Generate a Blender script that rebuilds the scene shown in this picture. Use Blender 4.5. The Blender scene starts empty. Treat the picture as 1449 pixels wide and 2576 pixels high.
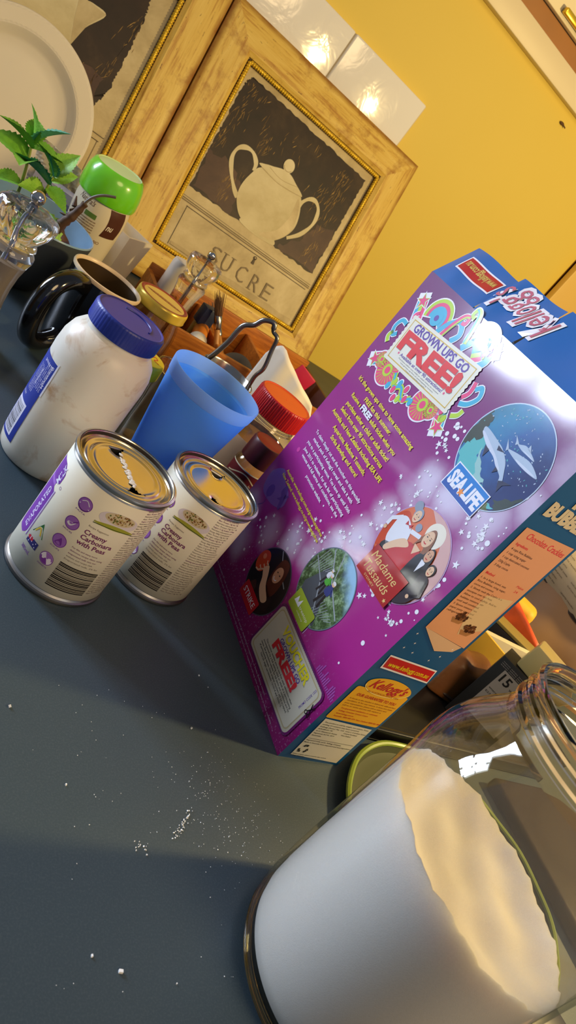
import bpy, bmesh, math, random
from math import sin, cos, pi, radians, sqrt
from mathutils import Vector, Matrix, Euler
random.seed(7)
SC = bpy.context.scene
COL = SC.collection
# ------------------------------------------------------------------ camera
F_PX, CAM_H = 1848.966, 0.3195
PITCH, ROLL, YAW = 0.37618, 0.71942, -0.67681
def cam_rows():
    B = Matrix(((1,0,0),(0,0,-1),(0,1,0)))
    Y = Matrix(((cos(YAW),sin(YAW),0),(-sin(YAW),cos(YAW),0),(0,0,1)))
    P = Matrix(((1,0,0),(0,cos(PITCH),-sin(PITCH)),(0,sin(PITCH),cos(PITCH))))
    Z = Matrix(((cos(ROLL),-sin(ROLL),0),(sin(ROLL),cos(ROLL),0),(0,0,1)))
    return Z @ P @ B @ Y
R = cam_rows()
cd = bpy.data.cameras.new('camera'); cam = bpy.data.objects.new('camera', cd); COL.objects.link(cam)
rx, ry, rz = R[0], -R[1], -R[2]
cam.matrix_world = Matrix(((rx[0],ry[0],rz[0],0),(rx[1],ry[1],rz[1],0),(rx[2],ry[2],rz[2],CAM_H),(0,0,0,1)))
cd.sensor_fit = 'VERTICAL'; cd.sensor_height = 36.0; cd.lens = F_PX/2576*36.0
cd.clip_start = 0.02; cd.clip_end = 60
cd.dof.use_dof = True; cd.dof.focus_distance = 0.55; cd.dof.aperture_fstop = 22
SC.camera = cam
def polar(az, d): a = radians(az); return (d*cos(a), d*sin(a))

# ------------------------------------------------------------------ materials
def lin(c):
    if isinstance(c, str):
        c = tuple(int(c[i:i+2],16)/255 for i in (0,2,4))
    return tuple(x/12.92 if x <= .04045 else ((x+.055)/1.055)**2.4 for x in c[:3]) + (1,)
class NT:
    def __init__(s, name):
        s.m = bpy.data.materials.new(name); s.m.use_nodes = True
        s.t = s.m.node_tree; s.t.nodes.clear()
        s.out = s.t.nodes.new('ShaderNodeOutputMaterial')
    def n(s, ty, **kw):
        x = s.t.nodes.new('ShaderNode'+ty)
        for k, v in kw.items():
            if k.startswith('i_'): x.inputs[k[2:].replace('_',' ')].default_value = v
            else: setattr(x, k, v)
        return x
    def l(s, a, b): s.t.links.new(a, b)
    def coord(s): return s.n('TexCoord').outputs['Object']
    def noise(s, scale, detail=3, rough=.5, vec=None, dist=0):
        x = s.n('TexNoise'); x.inputs['Scale'].default_value = scale; x.inputs['Detail'].default_value = detail
        x.inputs['Roughness'].default_value = rough; x.inputs['Distortion'].default_value = dist
        s.l(vec if vec is not None else s.coord(), x.inputs['Vector']); return x.outputs['Fac']
    def mapping(s, scale=(1,1,1), loc=(0,0,0)):
        m = s.n('Mapping'); m.inputs['Scale'].default_value = scale; m.inputs['Location'].default_value = loc
        s.l(s.coord(), m.inputs['Vector']); return m.outputs['Vector']
    def ramp(s, fac, stops):
        r = s.n('ValToRGB'); e = r.color_ramp.elements
        while len(e) < len(stops): e.new(.5)
        for x, (p, c) in zip(e, stops): x.position = p; x.color = lin(c) if not isinstance(c, (int,float)) else (c,c,c,1)
        s.l(fac, r.inputs['Fac']); return r.outputs['Color']
    def mix(s, fac, a, b, mode='MIX'):
        m = s.n('Mix', data_type='RGBA', blend_type=mode)
        for sock, v in ((m.inputs[0],fac),(m.inputs[6],a),(m.inputs[7],b)):
            if isinstance(v, bpy.types.NodeSocket): s.l(v, sock)
            else: sock.default_value = v
        return m.outputs[2]
    def math(s, op, a, b=None, c=None, clamp=False):
        m = s.n('Math', operation=op, use_clamp=clamp)
        for i, v in enumerate((a,b,c)):
            if v is None: continue
            if isinstance(v, bpy.types.NodeSocket): s.l(v, m.inputs[i])
            else: m.inputs[i].default_value = v
        return m.outputs[0]
    def bsdf(s, base=None, rough=.5, metal=0, coat=0, coat_rough=.05, trans=0, ior=1.5, spec=.5, sub=0, subr=(.01,.01,.01)):
        p = s.n('BsdfPrincipled')
        if isinstance(base, bpy.types.NodeSocket): s.l(base, p.inputs['Base Color'])
        elif base is not None: p.inputs['Base Color'].default_value = lin(base)
        if isinstance(rough, bpy.types.NodeSocket): s.l(rough, p.inputs['Roughness'])
        else: p.inputs['Roughness'].default_value = rough
        p.inputs['Metallic'].default_value = metal; p.inputs['Coat Weight'].default_value = coat
        p.inputs['Coat Roughness'].default_value = coat_rough; p.inputs['Transmission Weight'].default_value = trans
        p.inputs['IOR'].default_value = ior; p.inputs['Specular IOR Level'].default_value = spec
        if sub: p.inputs['Subsurface Weight'].default_value = sub; p.inputs['Subsurface Radius'].default_value = subr; p.inputs['Subsurface Scale'].default_value = 1.0
        s.p = p; s.l(p.outputs[0], s.out.inputs['Surface']); return p
    def bump(s, h, strength=.2, dist=.001):
        b = s.n('Bump'); b.inputs['Strength'].default_value = strength; b.inputs['Distance'].default_value = dist
        s.l(h, b.inputs['Height']); s.l(b.outputs[0], s.p.inputs['Normal'])
MC = {}
def plain(col, rough=.5, metal=0, coat=0, var=.06, scale=60, spec=.5, sub=0, subr=(.01,.01,.01), bump=0, bscale=200, name=None, coat_rough=.05):
    key = (col,rough,metal,coat,var,scale,spec,sub,bump,bscale,coat_rough)
    if key in MC: return MC[key]
    t = NT(name or 'surface_'+str(col))
    c = lin(col); f = t.noise(scale, 4)
    a = tuple(max(0,x*(1-var)) for x in c[:3])+(1,); b = tuple(min(1,x*(1+var)) for x in c[:3])+(1,)
    t.bsdf(t.mix(f, a, b), rough, metal, coat, coat_rough, spec=spec, sub=sub, subr=subr)
    if bump: t.bump(t.noise(bscale, 3), bump)
    MC[key] = t.m; return t.m
def ink(col): return plain(col, .45, coat=.8, coat_rough=.10, spec=.25, var=.03, name='ink_'+col)
def pink_(col): return plain(col, .55, var=.03, spec=.3, name='print_'+col)
def thin_glass(name, tint='FFFFFF', base=.04, power=.9, rough=.02):
    t = NT(name)
    tr = t.n('BsdfTransparent'); tr.inputs[0].default_value = lin(tint)
    gl = t.n('BsdfGlossy'); gl.inputs['Roughness'].default_value = rough
    lw = t.n('LayerWeight'); lw.inputs['Blend'].default_value = .5
    f = t.math('ADD', t.math('MULTIPLY', t.math('POWER', lw.outputs['Facing'], 4.0), power*.8), base, clamp=True)
    f2 = t.math('ADD', f, t.math('MULTIPLY', t.noise(18, 3), .012), clamp=True)
    mx = t.n('MixShader'); t.l(f2, mx.inputs[0]); t.l(tr.outputs[0], mx.inputs[1]); t.l(gl.outputs[0], mx.inputs[2])
    t.l(mx.outputs[0], t.out.inputs['Surface']); return t.m
def real_glass(name, col='FFFFFF', rough=0.0, ior=1.5):
    t = NT(name); f = t.noise(30, 2)
    c = lin(col); t.bsdf(t.mix(f, tuple(x*.98 for x in c[:3])+(1,), c), rough, trans=1, ior=ior); return t.m
def translucent(name, col, col2, w=.5, rough=.3, transp=0.0):
    t = NT(name)
    c = t.mix(t.noise(40,3), lin(col), lin(col2))
    d = t.bsdf(c, rough, spec=.4)
    tl = t.n('BsdfTranslucent'); t.l(c, tl.inputs[0])
    mx = t.n('MixShader'); mx.inputs[0].default_value = w
    t.l(d.outputs[0], mx.inputs[1]); t.l(tl.outputs[0], mx.inputs[2])
    o = mx
    if transp:
        tr = t.n('BsdfTransparent'); tr.inputs[0].default_value = lin(col)
        m2 = t.n('MixShader'); m2.inputs[0].default_value = transp
        t.l(mx.outputs[0], m2.inputs[1]); t.l(tr.outputs[0], m2.inputs[2]); o = m2
    t.l(o.outputs[0], t.out.inputs['Surface']); return t.m

# ------------------------------------------------------------------ mesh builder
class MB:
    def __init__(s): s.v=[]; s.f=[]; s.mi=[]; s.sm=[]; s.mats=[]
    def slot(s, m):
        if m not in s.mats: s.mats.append(m)
        return s.mats.index(m)
    def add(s, vs, fs, mat, smooth=True, M=None):
        o = len(s.v); k = s.slot(mat)
        s.v += [tuple(M @ Vector(v)) if M else tuple(v) for v in vs]
        for f in fs: s.f.append(tuple(i+o for i in f)); s.mi.append(k); s.sm.append(smooth)
        return s
    def box(s, c, d, mat, M=None, bev=0.0, seg=2):
        bm = bmesh.new(); bmesh.ops.create_cube(bm, size=1)
        for v in bm.verts: v.co = Vector((v.co.x*d[0], v.co.y*d[1], v.co.z*d[2])) + Vector(c)
        if bev: bmesh.ops.bevel(bm, geom=list(bm.edges), offset=bev, segments=seg, affect='EDGES', profile=.5)
        s.frombm(bm, mat, M, smooth=bev>0); return s
    def frombm(s, bm, mat, M=None, smooth=True):
        bm.verts.index_update()
        s.add([v.co[:] for v in bm.verts], [[v.index for v in f.verts] for f in bm.faces], mat, smooth, M); bm.free(); return s
    def lathe(s, prof, mat, n=64, c=(0,0,0), M=None, cap0=False, cap1=False, mod=None):
        vs=[]; fs=[]
        for (r,z) in prof:
            for i in range(n):
                a = 2*pi*i/n; q = mod(a,r,z) if mod else (r*cos(a), r*sin(a), z)
                vs.append((c[0]+q[0], c[1]+q[1], c[2]+q[2]))
        for j in range(len(prof)-1):
            for i in range(n):
                k=(i+1)%n; fs.append((j*n+i, j*n+k, (j+1)*n+k, (j+1)*n+i))
        if cap0: fs.append(tuple(range(n))[::-1])
        if cap1: fs.append(tuple((len(prof)-1)*n+i for i in range(n)))
        return s.add(vs, fs, mat, True, M)
    def tube(s, pts, rad, mat, n=12, closed=False, M=None, caps=True):
        P=[Vector(p) for p in pts]; m=len(P); vs=[]; fs=[]
        rads = rad if isinstance(rad,(list,tuple)) else [rad]*m
        up=None
        for i in range(m):
            a = P[(i-1)%m] if (closed or i>0) else P[i]; b = P[(i+1)%m] if (closed or i<m-1) else P[i]
            t=(b-a).normalized()
            if up is None:
                up = t.orthogonal().normalized()
            up = (up - t*up.dot(t)); up = up.normalized() if up.length>1e-6 else t.orthogonal().normalized()
            w=t.cross(up)
            for k in range(n):
                an=2*pi*k/n; vs.append(tuple(P[i]+(up*cos(an)+w*sin(an))*rads[i]))
        for i in range(m if closed else m-1):
            j=(i+1)%m
            for k in range(n):
                l=(k+1)%n; fs.append((i*n+k,i*n+l,j*n+l,j*n+k))
        if caps and not closed:
            fs.append(tuple(range(n))[::-1]); fs.append(tuple((m-1)*n+k for k in range(n)))
        return s.add(vs,fs,mat,True,M)
    def grid(s, fn, nu, nv, mat, M=None, smooth=True, keep=None):
        vs=[fn(i/nu, j/nv) for j in range(nv+1) for i in range(nu+1)]
        fs=[]
        for j in range(nv):
            for i in range(nu):
                if keep and not keep((i+.5)/nu,(j+.5)/nv): continue
                a=j*(nu+1)+i; fs.append((a,a+1,a+nu+2,a+nu+1))
        return s.add(vs,fs,mat,smooth,M)
    def ball(s, c, r, mat, M=None, seg=(24,16), sc=(1,1,1)):
        n,m=seg; prof=[(max(1e-5,r*sin(pi*j/m)), -r*cos(pi*j/m)) for j in range(m+1)]
        mod=lambda a,rr,z:(rr*cos(a)*sc[0], rr*sin(a)*sc[1], z*sc[2])
        return s.lathe(prof,mat,n,c,M,mod=mod)
    def build(s, name, parent=None, sharp=40):
        me=bpy.data.meshes.new(name); me.from_pydata(s.v,[],s.f)
        for m in s.mats: me.materials.append(m)
        me.polygons.foreach_set('material_index', s.mi); me.polygons.foreach_set('use_smooth', s.sm)
        me.update()
        if sharp: me.set_sharp_from_angle(angle=radians(sharp))
        o=bpy.data.objects.new(name,me); COL.objects.link(o)
        if parent: o.parent=parent
        return o
def thing(name, label, cat, loc=(0,0,0), rz=0, group=None):
    o=bpy.data.objects.new(name,None); COL.objects.link(o); o.empty_display_size=.02
    o.location=loc; o.rotation_euler=(0,0,rz); o['label']=label; o['category']=cat
    if group: o['group']=group
    return o
def tag(o, label, cat, group=None, kind=None):
    o['label']=label; o['category']=cat
    if group: o['group']=group
    if kind: o['kind']=kind
    return o
def struct(o, label=None, cat=None):
    o['kind']='structure'
    if label: o['label']=label
    if cat: o['category']=cat
    return o

# ------------------------------------------------------------------ 2D print helpers
TC={}
def glyphs(s, bold=0.0, shear=0.0, res=2):
    key=(s,bold,shear,res)
    if key in TC: return TC[key]
    cu=bpy.data.curves.new('t','FONT'); cu.body=s; cu.offset=bold; cu.shear=shear; cu.resolution_u=res; cu.fill_mode='FRONT'
    ob=bpy.data.objects.new('t',cu); COL.objects.link(ob)
    dg=bpy.context.evaluated_depsgraph_get(); ev=ob.evaluated_get(dg); me=ev.to_mesh()
    V=[(v.co.x,v.co.y) for v in me.vertices]; Fc=[tuple(p.vertices) for p in me.polygons]
    ev.to_mesh_clear(); bpy.data.objects.remove(ob); bpy.data.curves.remove(cu)
    TC[key]=(V,Fc); return TC[key]
CAP=None
def text(mb, s, x, y, w, h, mat, T, k, bold=0.0, shear=0.0, rot=0.0, align='l', warp=None):
    global CAP
    if CAP is None:
        V,_=glyphs('H'); CAP=max(v[1] for v in V)
    V,Fc=glyphs(s,bold,shear)
    if not V: return
    V0,_=glyphs(s,0.0,shear)
    x0=min(v[0] for v in V0); x1=max(v[0] for v in V0); sy=h/CAP; sx=w/(x1-x0) if w else sy
    ww=(x1-x0)*sx; off={'l':0,'c':-ww/2,'r':-ww}[align]
    ca,sa=cos(rot),sin(rot); out=[]
    for a,b in V:
        p=(a-x0)*sx+off; q=b*sy
        if warp: q+=warp(p)
        out.append(T(x+p*ca-q*sa, y+p*sa+q*ca, k))
    mb.add(out,Fc,mat,False)
def poly(mb, pts, mat, T, k): mb.add([T(a,b,k) for a,b in pts],[tuple(range(len(pts)))],mat,False)
def disc(mb, cx, cy, r, mat, T, k, n=40, ry=None, rings=3, rot=0):
    ry=ry or r; vs=[T(cx,cy,k)]; fs=[]
    for j in range(1,rings+1):
        for i in range(n):
            a=2*pi*i/n; p=r*j/rings*cos(a); q=ry*j/rings*sin(a)
            vs.append(T(cx+p*cos(rot)-q*sin(rot),cy+p*sin(rot)+q*cos(rot),k))
    for i in range(n):
        fs.append((0,1+i,1+(i+1)%n))
        for j in range(1,rings):
            a=1+(j-1)*n; b=1+j*n; fs.append((a+i,b+i,b+(i+1)%n,a+(i+1)%n))
    mb.add(vs,fs,mat,False)
def rect(mb, x0, y0, x1, y1, mat, T, k, nu=1, nv=1):
    mb.grid(lambda a,b:T(x0+(x1-x0)*a,y0+(y1-y0)*b,k),nu,nv,mat,smooth=False)
def rrect_pts(x0,y0,x1,y1,r,n=5):
    out=[]
    for cx,cy,a0 in ((x1-r,y1-r,0),(x0+r,y1-r,90),(x0+r,y0+r,180),(x1-r,y0+r,270)):
        for i in range(n+1):
            a=radians(a0+90*i/n); out.append((cx+r*cos(a),cy+r*sin(a)))
    return out
def stroke(mb, pts, w, mat, T, k, closed=False):
    m=len(pts); L=[];Rr=[]
    for i in range(m):
        a=pts[(i-1)%m] if (closed or i>0) else pts[i]; b=pts[(i+1)%m] if (closed or i<m-1) else pts[i]
        dx,dy=b[0]-a[0],b[1]-a[1]; l=sqrt(dx*dx+dy*dy) or 1
        ww=w[i] if isinstance(w,(list,tuple)) else w
        L.append((pts[i][0]-dy/l*ww/2,pts[i][1]+dx/l*ww/2)); Rr.append((pts[i][0]+dy/l*ww/2,pts[i][1]-dx/l*ww/2))
    vs=[T(a,b,k) for a,b in L]+[T(a,b,k) for a,b in Rr]
    fs=[(i,(i+1)%m,m+(i+1)%m,m+i) for i in range(m if closed else m-1)]
    mb.add(vs,fs,mat,False)
def star(mb, cx, cy, r, mat, T, k, n=5, inner=.42, rot=pi/2):
    pts=[(cx+(r if i%2==0 else r*inner)*cos(rot+pi*i/n),cy+(r if i%2==0 else r*inner)*sin(rot+pi*i/n)) for i in range(2*n)]
    vs=[T(cx,cy,k)]+[T(a,b,k) for a,b in pts]
    mb.add(vs,[(0,1+i,1+(i+1)%(2*n)) for i in range(2*n)],mat,False)
def arc(cx,cy,r,a0,a1,n=20,ry=None): return [(cx+r*cos(radians(a0+(a1-a0)*i/n)),cy+(ry or r)*sin(radians(a0+(a1-a0)*i/n))) for i in range(n+1)]
def spline(pts, n=8, closed=False):
    P=[Vector(p) for p in pts]; m=len(P); out=[]
    for i in range(m if closed else m-1):
        p0=P[(i-1)%m] if closed or i>0 else P[i]; p1=P[i]; p2=P[(i+1)%m]; p3=P[(i+2)%m] if closed or i<m-2 else p2
        for j in range(n):
            t=j/n; out.append(.5*((2*p1)+(p2-p0)*t+(2*p0-5*p1+4*p2-p3)*t*t+(3*p1-p0-3*p2+p3)*t**3))
    if not closed: out.append(P[-1])
    return [tuple(p) for p in out]

# ================================================================== SETTING
def m_bench():
    t=NT('slate_laminate')
    sm=t.noise(5,4,.55); sp=t.noise(900,2,.6)
    c=t.mix(sm, lin('313F48'), lin('3B4A53'))
    c=t.mix(t.math('MULTIPLY',t.ramp(sp,((.45,0.0),(.75,1.0))),.22), c, lin('626C72'))
    r=t.math('ADD',t.math('MULTIPLY',t.noise(11,4,.6),.16),.36)
    t.bsdf(c, r, spec=.4); t.bump(t.noise(1200,2),.06,.0003); return t.m
def m_wall():
    t=NT('yellow_wall_paint')
    c=t.mix(t.noise(3,4), lin('DCC04E'), lin('E4C858'))
    t.bsdf(c,.55,spec=.35); t.bump(t.noise(160,3),.08,.0006); return t.m
WALL_Y=1.32
M_BENCH=m_bench(); M_WALL=m_wall()
M_CREAM=plain('EADCB8',.4,var=.04,scale=8,name='cream_gloss_paint')
M_FLOOR=plain('6B5138',.5,var=.25,scale=6,name='brown_floor')
b=MB(); b.box((.45,.58,-.02),(2.9,1.48,.04),M_BENCH,bev=.004)
tag(b.build('worktop'),'dark slate blue laminate worktop running under everything','worktop')
b=MB(); b.box((.45,.62,-.49),(2.8,1.36,.90),M_CREAM)
bc=thing('base_cabinet','cream base cabinet carrying the slate worktop','cabinet',(0,0,-.94))
o=b.build('body',bc); o.location=(0,0,.94)
for i in range(4):
    b=MB(); b.box((-.60+i*.7,-.068,-.50),(.68,.018,.78),M_CREAM,bev=.003); d=b.build('door',bc); d.location=(0,0,.94)
    b=MB(); b.box((-.34+i*.7,-.090,-.20),(.012,.025,.12),plain('B9B4AA',.3,metal=1),bev=.003); b.build('handle',d)
b=MB(); b.box((.4,0,-.965),(6,5,.05),M_FLOOR); struct(b.build('floor'))
# back wall with a window opening on the left (out of frame)
WX0,WX1,WZ0,WZ1=-1.20,-.50,.17,.95
b=MB()
for x0,x1,z0,z1 in ((-2.2,WX0,-.94,2.3),(WX1,2.6,-.94,2.3),(WX0,WX1,-.94,WZ0),(WX0,WX1,WZ1,2.3)):
    b.box(((x0+x1)/2,WALL_Y+.06,(z0+z1)/2),(x1-x0,.12,z1-z0),M_WALL)
struct(b.build('wall_back'))
M_WFR=plain('F2EEE4',.35,name='white_window_paint')
b=MB()
for x0,x1,z0,z1 in (((WX0+WX1)/2-.015,(WX0+WX1)/2+.015,WZ0,WZ1),(WX0,WX1,(WZ0+WZ1)/2-.015,(WZ0+WZ1)/2+.015),(WX0,WX0+.05,WZ0,WZ1),(WX1-.05,WX1,WZ0,WZ1),(WX0,WX1,WZ0,WZ0+.05),(WX0,WX1,WZ1-.05,WZ1)):
    b.box(((x0+x1)/2,WALL_Y+.05,(z0+z1)/2),(x1-x0,.06,z1-z0),M_WFR,bev=.003)
struct(b.build('window_1'))
# architrave at right, cream rail with painted brown shade strip top right
M_ARCH=plain('E2B85A',.45,var=.05,scale=10,name='ochre_painted_timber')
b=MB(); b.box((1.275,WALL_Y-.012,.15),(.15,.024,2.2),M_ARCH,bev=.003); b.box((1.203,WALL_Y-.004,.15),(.006,.008,2.2),plain('7A4A18',.6))
struct(b.build('trim_1'))
# glazed tiles
def m_tile():
    t=NT('white_glazed_tile'); t.bsdf(t.mix(t.noise(6,3),lin('E6E2D8'),lin('F3F0EA')),.14,coat=.5,coat_rough=.1)
    w=t.noise(20,3,.5,dist=1.0); t.bump(w,.35,.004); return t.m
M_TILE=m_tile(); M_GROUT=plain('CDBFA4',.8)
b=MB(); b.box((.24,WALL_Y-.002,.404),(.90,.004,.175),M_GROUT)
for i in range(5):
    x1=.687-i*.180; b.box((x1-.0885,WALL_Y-.005,.404),(.177,.010,.177),M_TILE,bev=.003,seg=3)
struct(b.build('trim_2'))
# wall spot
b=MB(); b.ball((0,0,0),.004,plain('5A3A12',.7),sc=(1.5,.5,.7),seg=(12,8)); b.tube([(.003,-.001,0),(.010,-.003,-.002)],.0012,plain('5A3A12',.7),n=6)
o=tag(b.build('wall_nail'),'tiny dark nail sticking out of the yellow wall under the cupboard','nail'); o.location=(.938,WALL_Y-.003,.639)
# overhead cupboard
cb=thing('wall_cupboard','cream overhead cupboard with gold bar handle at top of wall','cupboard',(1.05,WALL_Y,.662))
M_RAIL=plain('E6D5AA',.45,var=.04,scale=8,name='cream_cupboard_paint')
b=MB(); b.box((0,-.010,.0195),(1.5,.020,.039),M_RAIL,bev=.002); b.build('rail',cb)
b=MB(); b.box((0,-.006,.052),(1.5,.012,.028),plain('A06A2C',.55,var=.15,scale=12,name='painted_rail_shade')); b.build('shade_strip',cb)  # soft shadow of the door overhang, painted as a brown strip
b=MB(); b.box((0,-.012,.40),(1.5,.024,.665),M_RAIL,bev=.002); d=b.build('door',cb)
b=MB(); b.box((-.2425,-.033,.078),(.072,.012,.010),plain('F0C93A',.22,metal=.6,name='brass_handle'),bev=.002)
for x in (-.27,-.215): b.box((x,-.026,.078),(.008,.014,.008),plain('F0C93A',.22,metal=.6,name='brass_handle'))
b.build('handle',d)

# ================================================================== FRAMED PRINTS
FW,FH,LEAN=.2971,.3077,.30428
def m_framewood():
    t=NT('distressed_cream_gold_wood')
    v=t.mapping((2.2,26,26)); st=t.noise(5,6,.65,v,.4)
    c=t.ramp(st,((.22,'7E4E18'),(.36,'BC8E3A'),(.48,'D8B452'),(.72,'E6C86C')))
    v2=t.mapping((10,40,40)); sp=t.noise(9,3,.6,v2)
    c=t.mix(t.ramp(sp,((.66,0.0),(.74,1.0))),c,lin('5A3512'))
    mo=t.noise(26,5,.65); c=t.mix(t.math('MULTIPLY',t.ramp(mo,((.54,0.0),(.70,1.0))),.7),c,lin('9A6420'))
    # worn brown outer edge
    x=t.n('SeparateXYZ'); t.l(t.coord(),x.inputs[0])
    e=t.n('MapRange',interpolation_type='SMOOTHSTEP'); t.l(x.outputs['Y'],e.inputs[0]); e.inputs[1].default_value=.050; e.inputs[2].default_value=.061
    en=t.math('MULTIPLY',e.outputs[0],t.math('MULTIPLY',t.noise(30,4),1.5),clamp=True)
    c=t.mix(en,c,lin('8A5416'))
    t.bsdf(c,.42,spec=.4); t.bump(st,.12,.0006); return t.m
M_FW=m_framewood()
M_ROPE=plain('F4C430',.3,metal=.45,var=.2,scale=300,name='gilt_rope')
M_ROPEB=plain('5A3810',.5,var=.2,name='dark_gilt_groove')
def m_paint(name,a,bc,c,scale,stretch=(1,1,1)):
    t=NT(name); v=t.mapping(stretch); f=t.noise(scale,6,.65,v,.3)
    t.bsdf(t.ramp(f,((.32,a),(.52,bc),(.70,c))),.5,spec=.3); return t.m
P_DARK=m_paint('painted_umber','1A110C','2A1C13','40301E',16)
P_PURP=m_paint('painted_plum','3A2824','4A342C','5C4434',12)
P_CREAM=m_paint('painted_cream','A8956A','C3B184','D4C498',14)
P_CREAM2=m_paint('painted_cream_shade','93825C','B3A074','C6B488',14)
P_POT=m_paint('painted_pot','B8A878','CFC296','DDD2AC',9)
P_GOLD=m_paint('painted_gold_scratches','3A2818','8A6A30','C8A254',60,(3,1,1))
P_LINE=plain('4A3A24',.6,name='painted_line'); P_SOFT=plain('7A6848',.6,name='painted_soft_line')
def fr_T(x,y,k): return (x/1000.0, -.0015-k*.00006, y/1000.0)
UY=Vector((0,sin(LEAN),cos(LEAN)))
def make_frame(name,label,x_left,painting):
    # local frame: x along wall, z up the lean, y into the wall; origin at rope bottom-left, then dropped to base
    base=Vector((x_left,1.18907,.05877))-UY*.0588+Vector((0,0,.0006))
    root=thing(name,label,'picture frame',base); root.rotation_euler=(-LEAN,0,0)
    W_=.0617; up=.0588
    for nm,L,M in (('frame_rail',FW,Matrix.Translation((0,0,up+FH))),('frame_rail',FW,Matrix.Translation((FW,0,up))@Matrix.Rotation(pi,4,'Y')),
                   ('frame_stile',FH,Matrix.Translation((0,0,up))@Matrix.Rotation(-pi/2,4,'Y')),('frame_stile',FH,Matrix.Translation((FW,0,up+FH))@Matrix.Rotation(pi/2,4,'Y'))):
        # local: x along member 0..L at inner edge, Y outward -> we use local Y for width so the wear follows it
        prof=[(.0035,.004),(.0035,-.006),(.010,-.0105),(.018,-.0108),(.050,-.0085),(.058,-.0075),(.0612,-.0055),(.0617,-.001),(.0617,.005),(.0035,.005)]
        vs=[];fs=[];n=len(prof)
        for e in (0,1):
            for w,d in prof: vs.append(((-w if e==0 else L+w), w, d))
        for i in range(n):
            j=(i+1)%n; fs.append((i,j,n+j,n+i))
        fs.append(tuple(range(n))); fs.append(tuple(range(2*n-1,n-1,-1)))
        b=MB(); b.add(vs,fs,M_FW,True); o=b.build(nm,root,25)
        # member space (x, width, depth) -> frame space (x, depth, width)
        S=Matrix(((1,0,0,0),(0,0,1,0),(0,1,0,0),(0,0,0,1)))
        o.matrix_local=M@S
    b=MB(); b.box((FW/2,.002,up+FH/2),(FW+.01,.004,FH+.01),P_CREAM2)
    T=lambda x,y,k:(x/1000.0,-.0005-k*.00012,up+y/1000.0)
    painting(b,T); b.build('picture',root,None)
    # rope: twisted gilt strand on a dark groove
    b=MB()
    c=[(.0015,up+.0015),(FW-.0015,up+.0015),(FW-.0015,up+FH-.0015),(.0015,up+FH-.0015)]
    for i in range(4):
        p,q=Vector((c[i][0],0,c[i][1])),Vector((c[(i+1)%4][0],0,c[(i+1)%4][1])); d=(q-p); L=d.length; d/=L
        nrm=Vector((0,-1,0)); sd=d.cross(nrm)
        m=int(L/.0011); nk=10; vs=[];fs=[]
        for j in range(m+1):
            s_=L*j/m
            for k in range(nk):
                a=2*pi*k/nk; ph=2*pi*s_/.0085
                r=.0032*(1+.26*cos(2*(a-ph)))
                pt=p+d*s_+nrm*(.0065+r*cos(a))+sd*(r*sin(a)); vs.append(tuple(pt))
        for j in range(m):
            for k in range(nk):
                l=(k+1)%nk; fs.append((j*nk+k,j*nk+l,(j+1)*nk+l,(j+1)*nk+k))
        b.add(vs,fs,M_ROPE,True)
        mid=(p+q)/2; ang=math.atan2(d.z,d.x)
        b.box((0,0,0),(L+.006,.008,.0065),M_ROPEB,Matrix.Translation(mid+Vector((0,-.001,0)))@Matrix.Rotation(-ang,4,'Y'))
    b.build('rope_trim',root,60)
    return root
def scratches(b,T,pts,n,L,k,mat,seed=1,ang=-100):
    rr=random.Random(seed)
    for cx,cy,sx,sy in pts:
        for _ in range(n):
            x=rr.gauss(cx,sx); y=rr.gauss(cy,sy); l=L*rr.uniform(.3,1); a=radians(ang+rr.gauss(0,12))
            if 12<x<270 and 108<y<288: stroke(b,[(x,y),(x+l*cos(a)*.5,y+l*sin(a)*.5),(x+l*cos(a),y+l*sin(a))],[.3,rr.uniform(.4,1.3),.2],mat,T,k)
def ragged(pts,amp,n=10,seed=3):
    rr=random.Random(seed); out=[]; m=len(pts)
    for i in range(m):
        a,b_=pts[i],pts[(i+1)%m]
        for j in range(n): t=j/n; out.append((a[0]+(b_[0]-a[0])*t+rr.uniform(-amp,amp),a[1]+(b_[1]-a[1])*t+rr.uniform(-amp,amp)))
    return out
def lambda_rot(pt,c,a): return (c[0]+(pt[0]-c[0])*cos(a)-(pt[1]-c[1])*sin(a), c[1]+(pt[0]-c[0])*sin(a)+(pt[1]-c[1])*cos(a))
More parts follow.
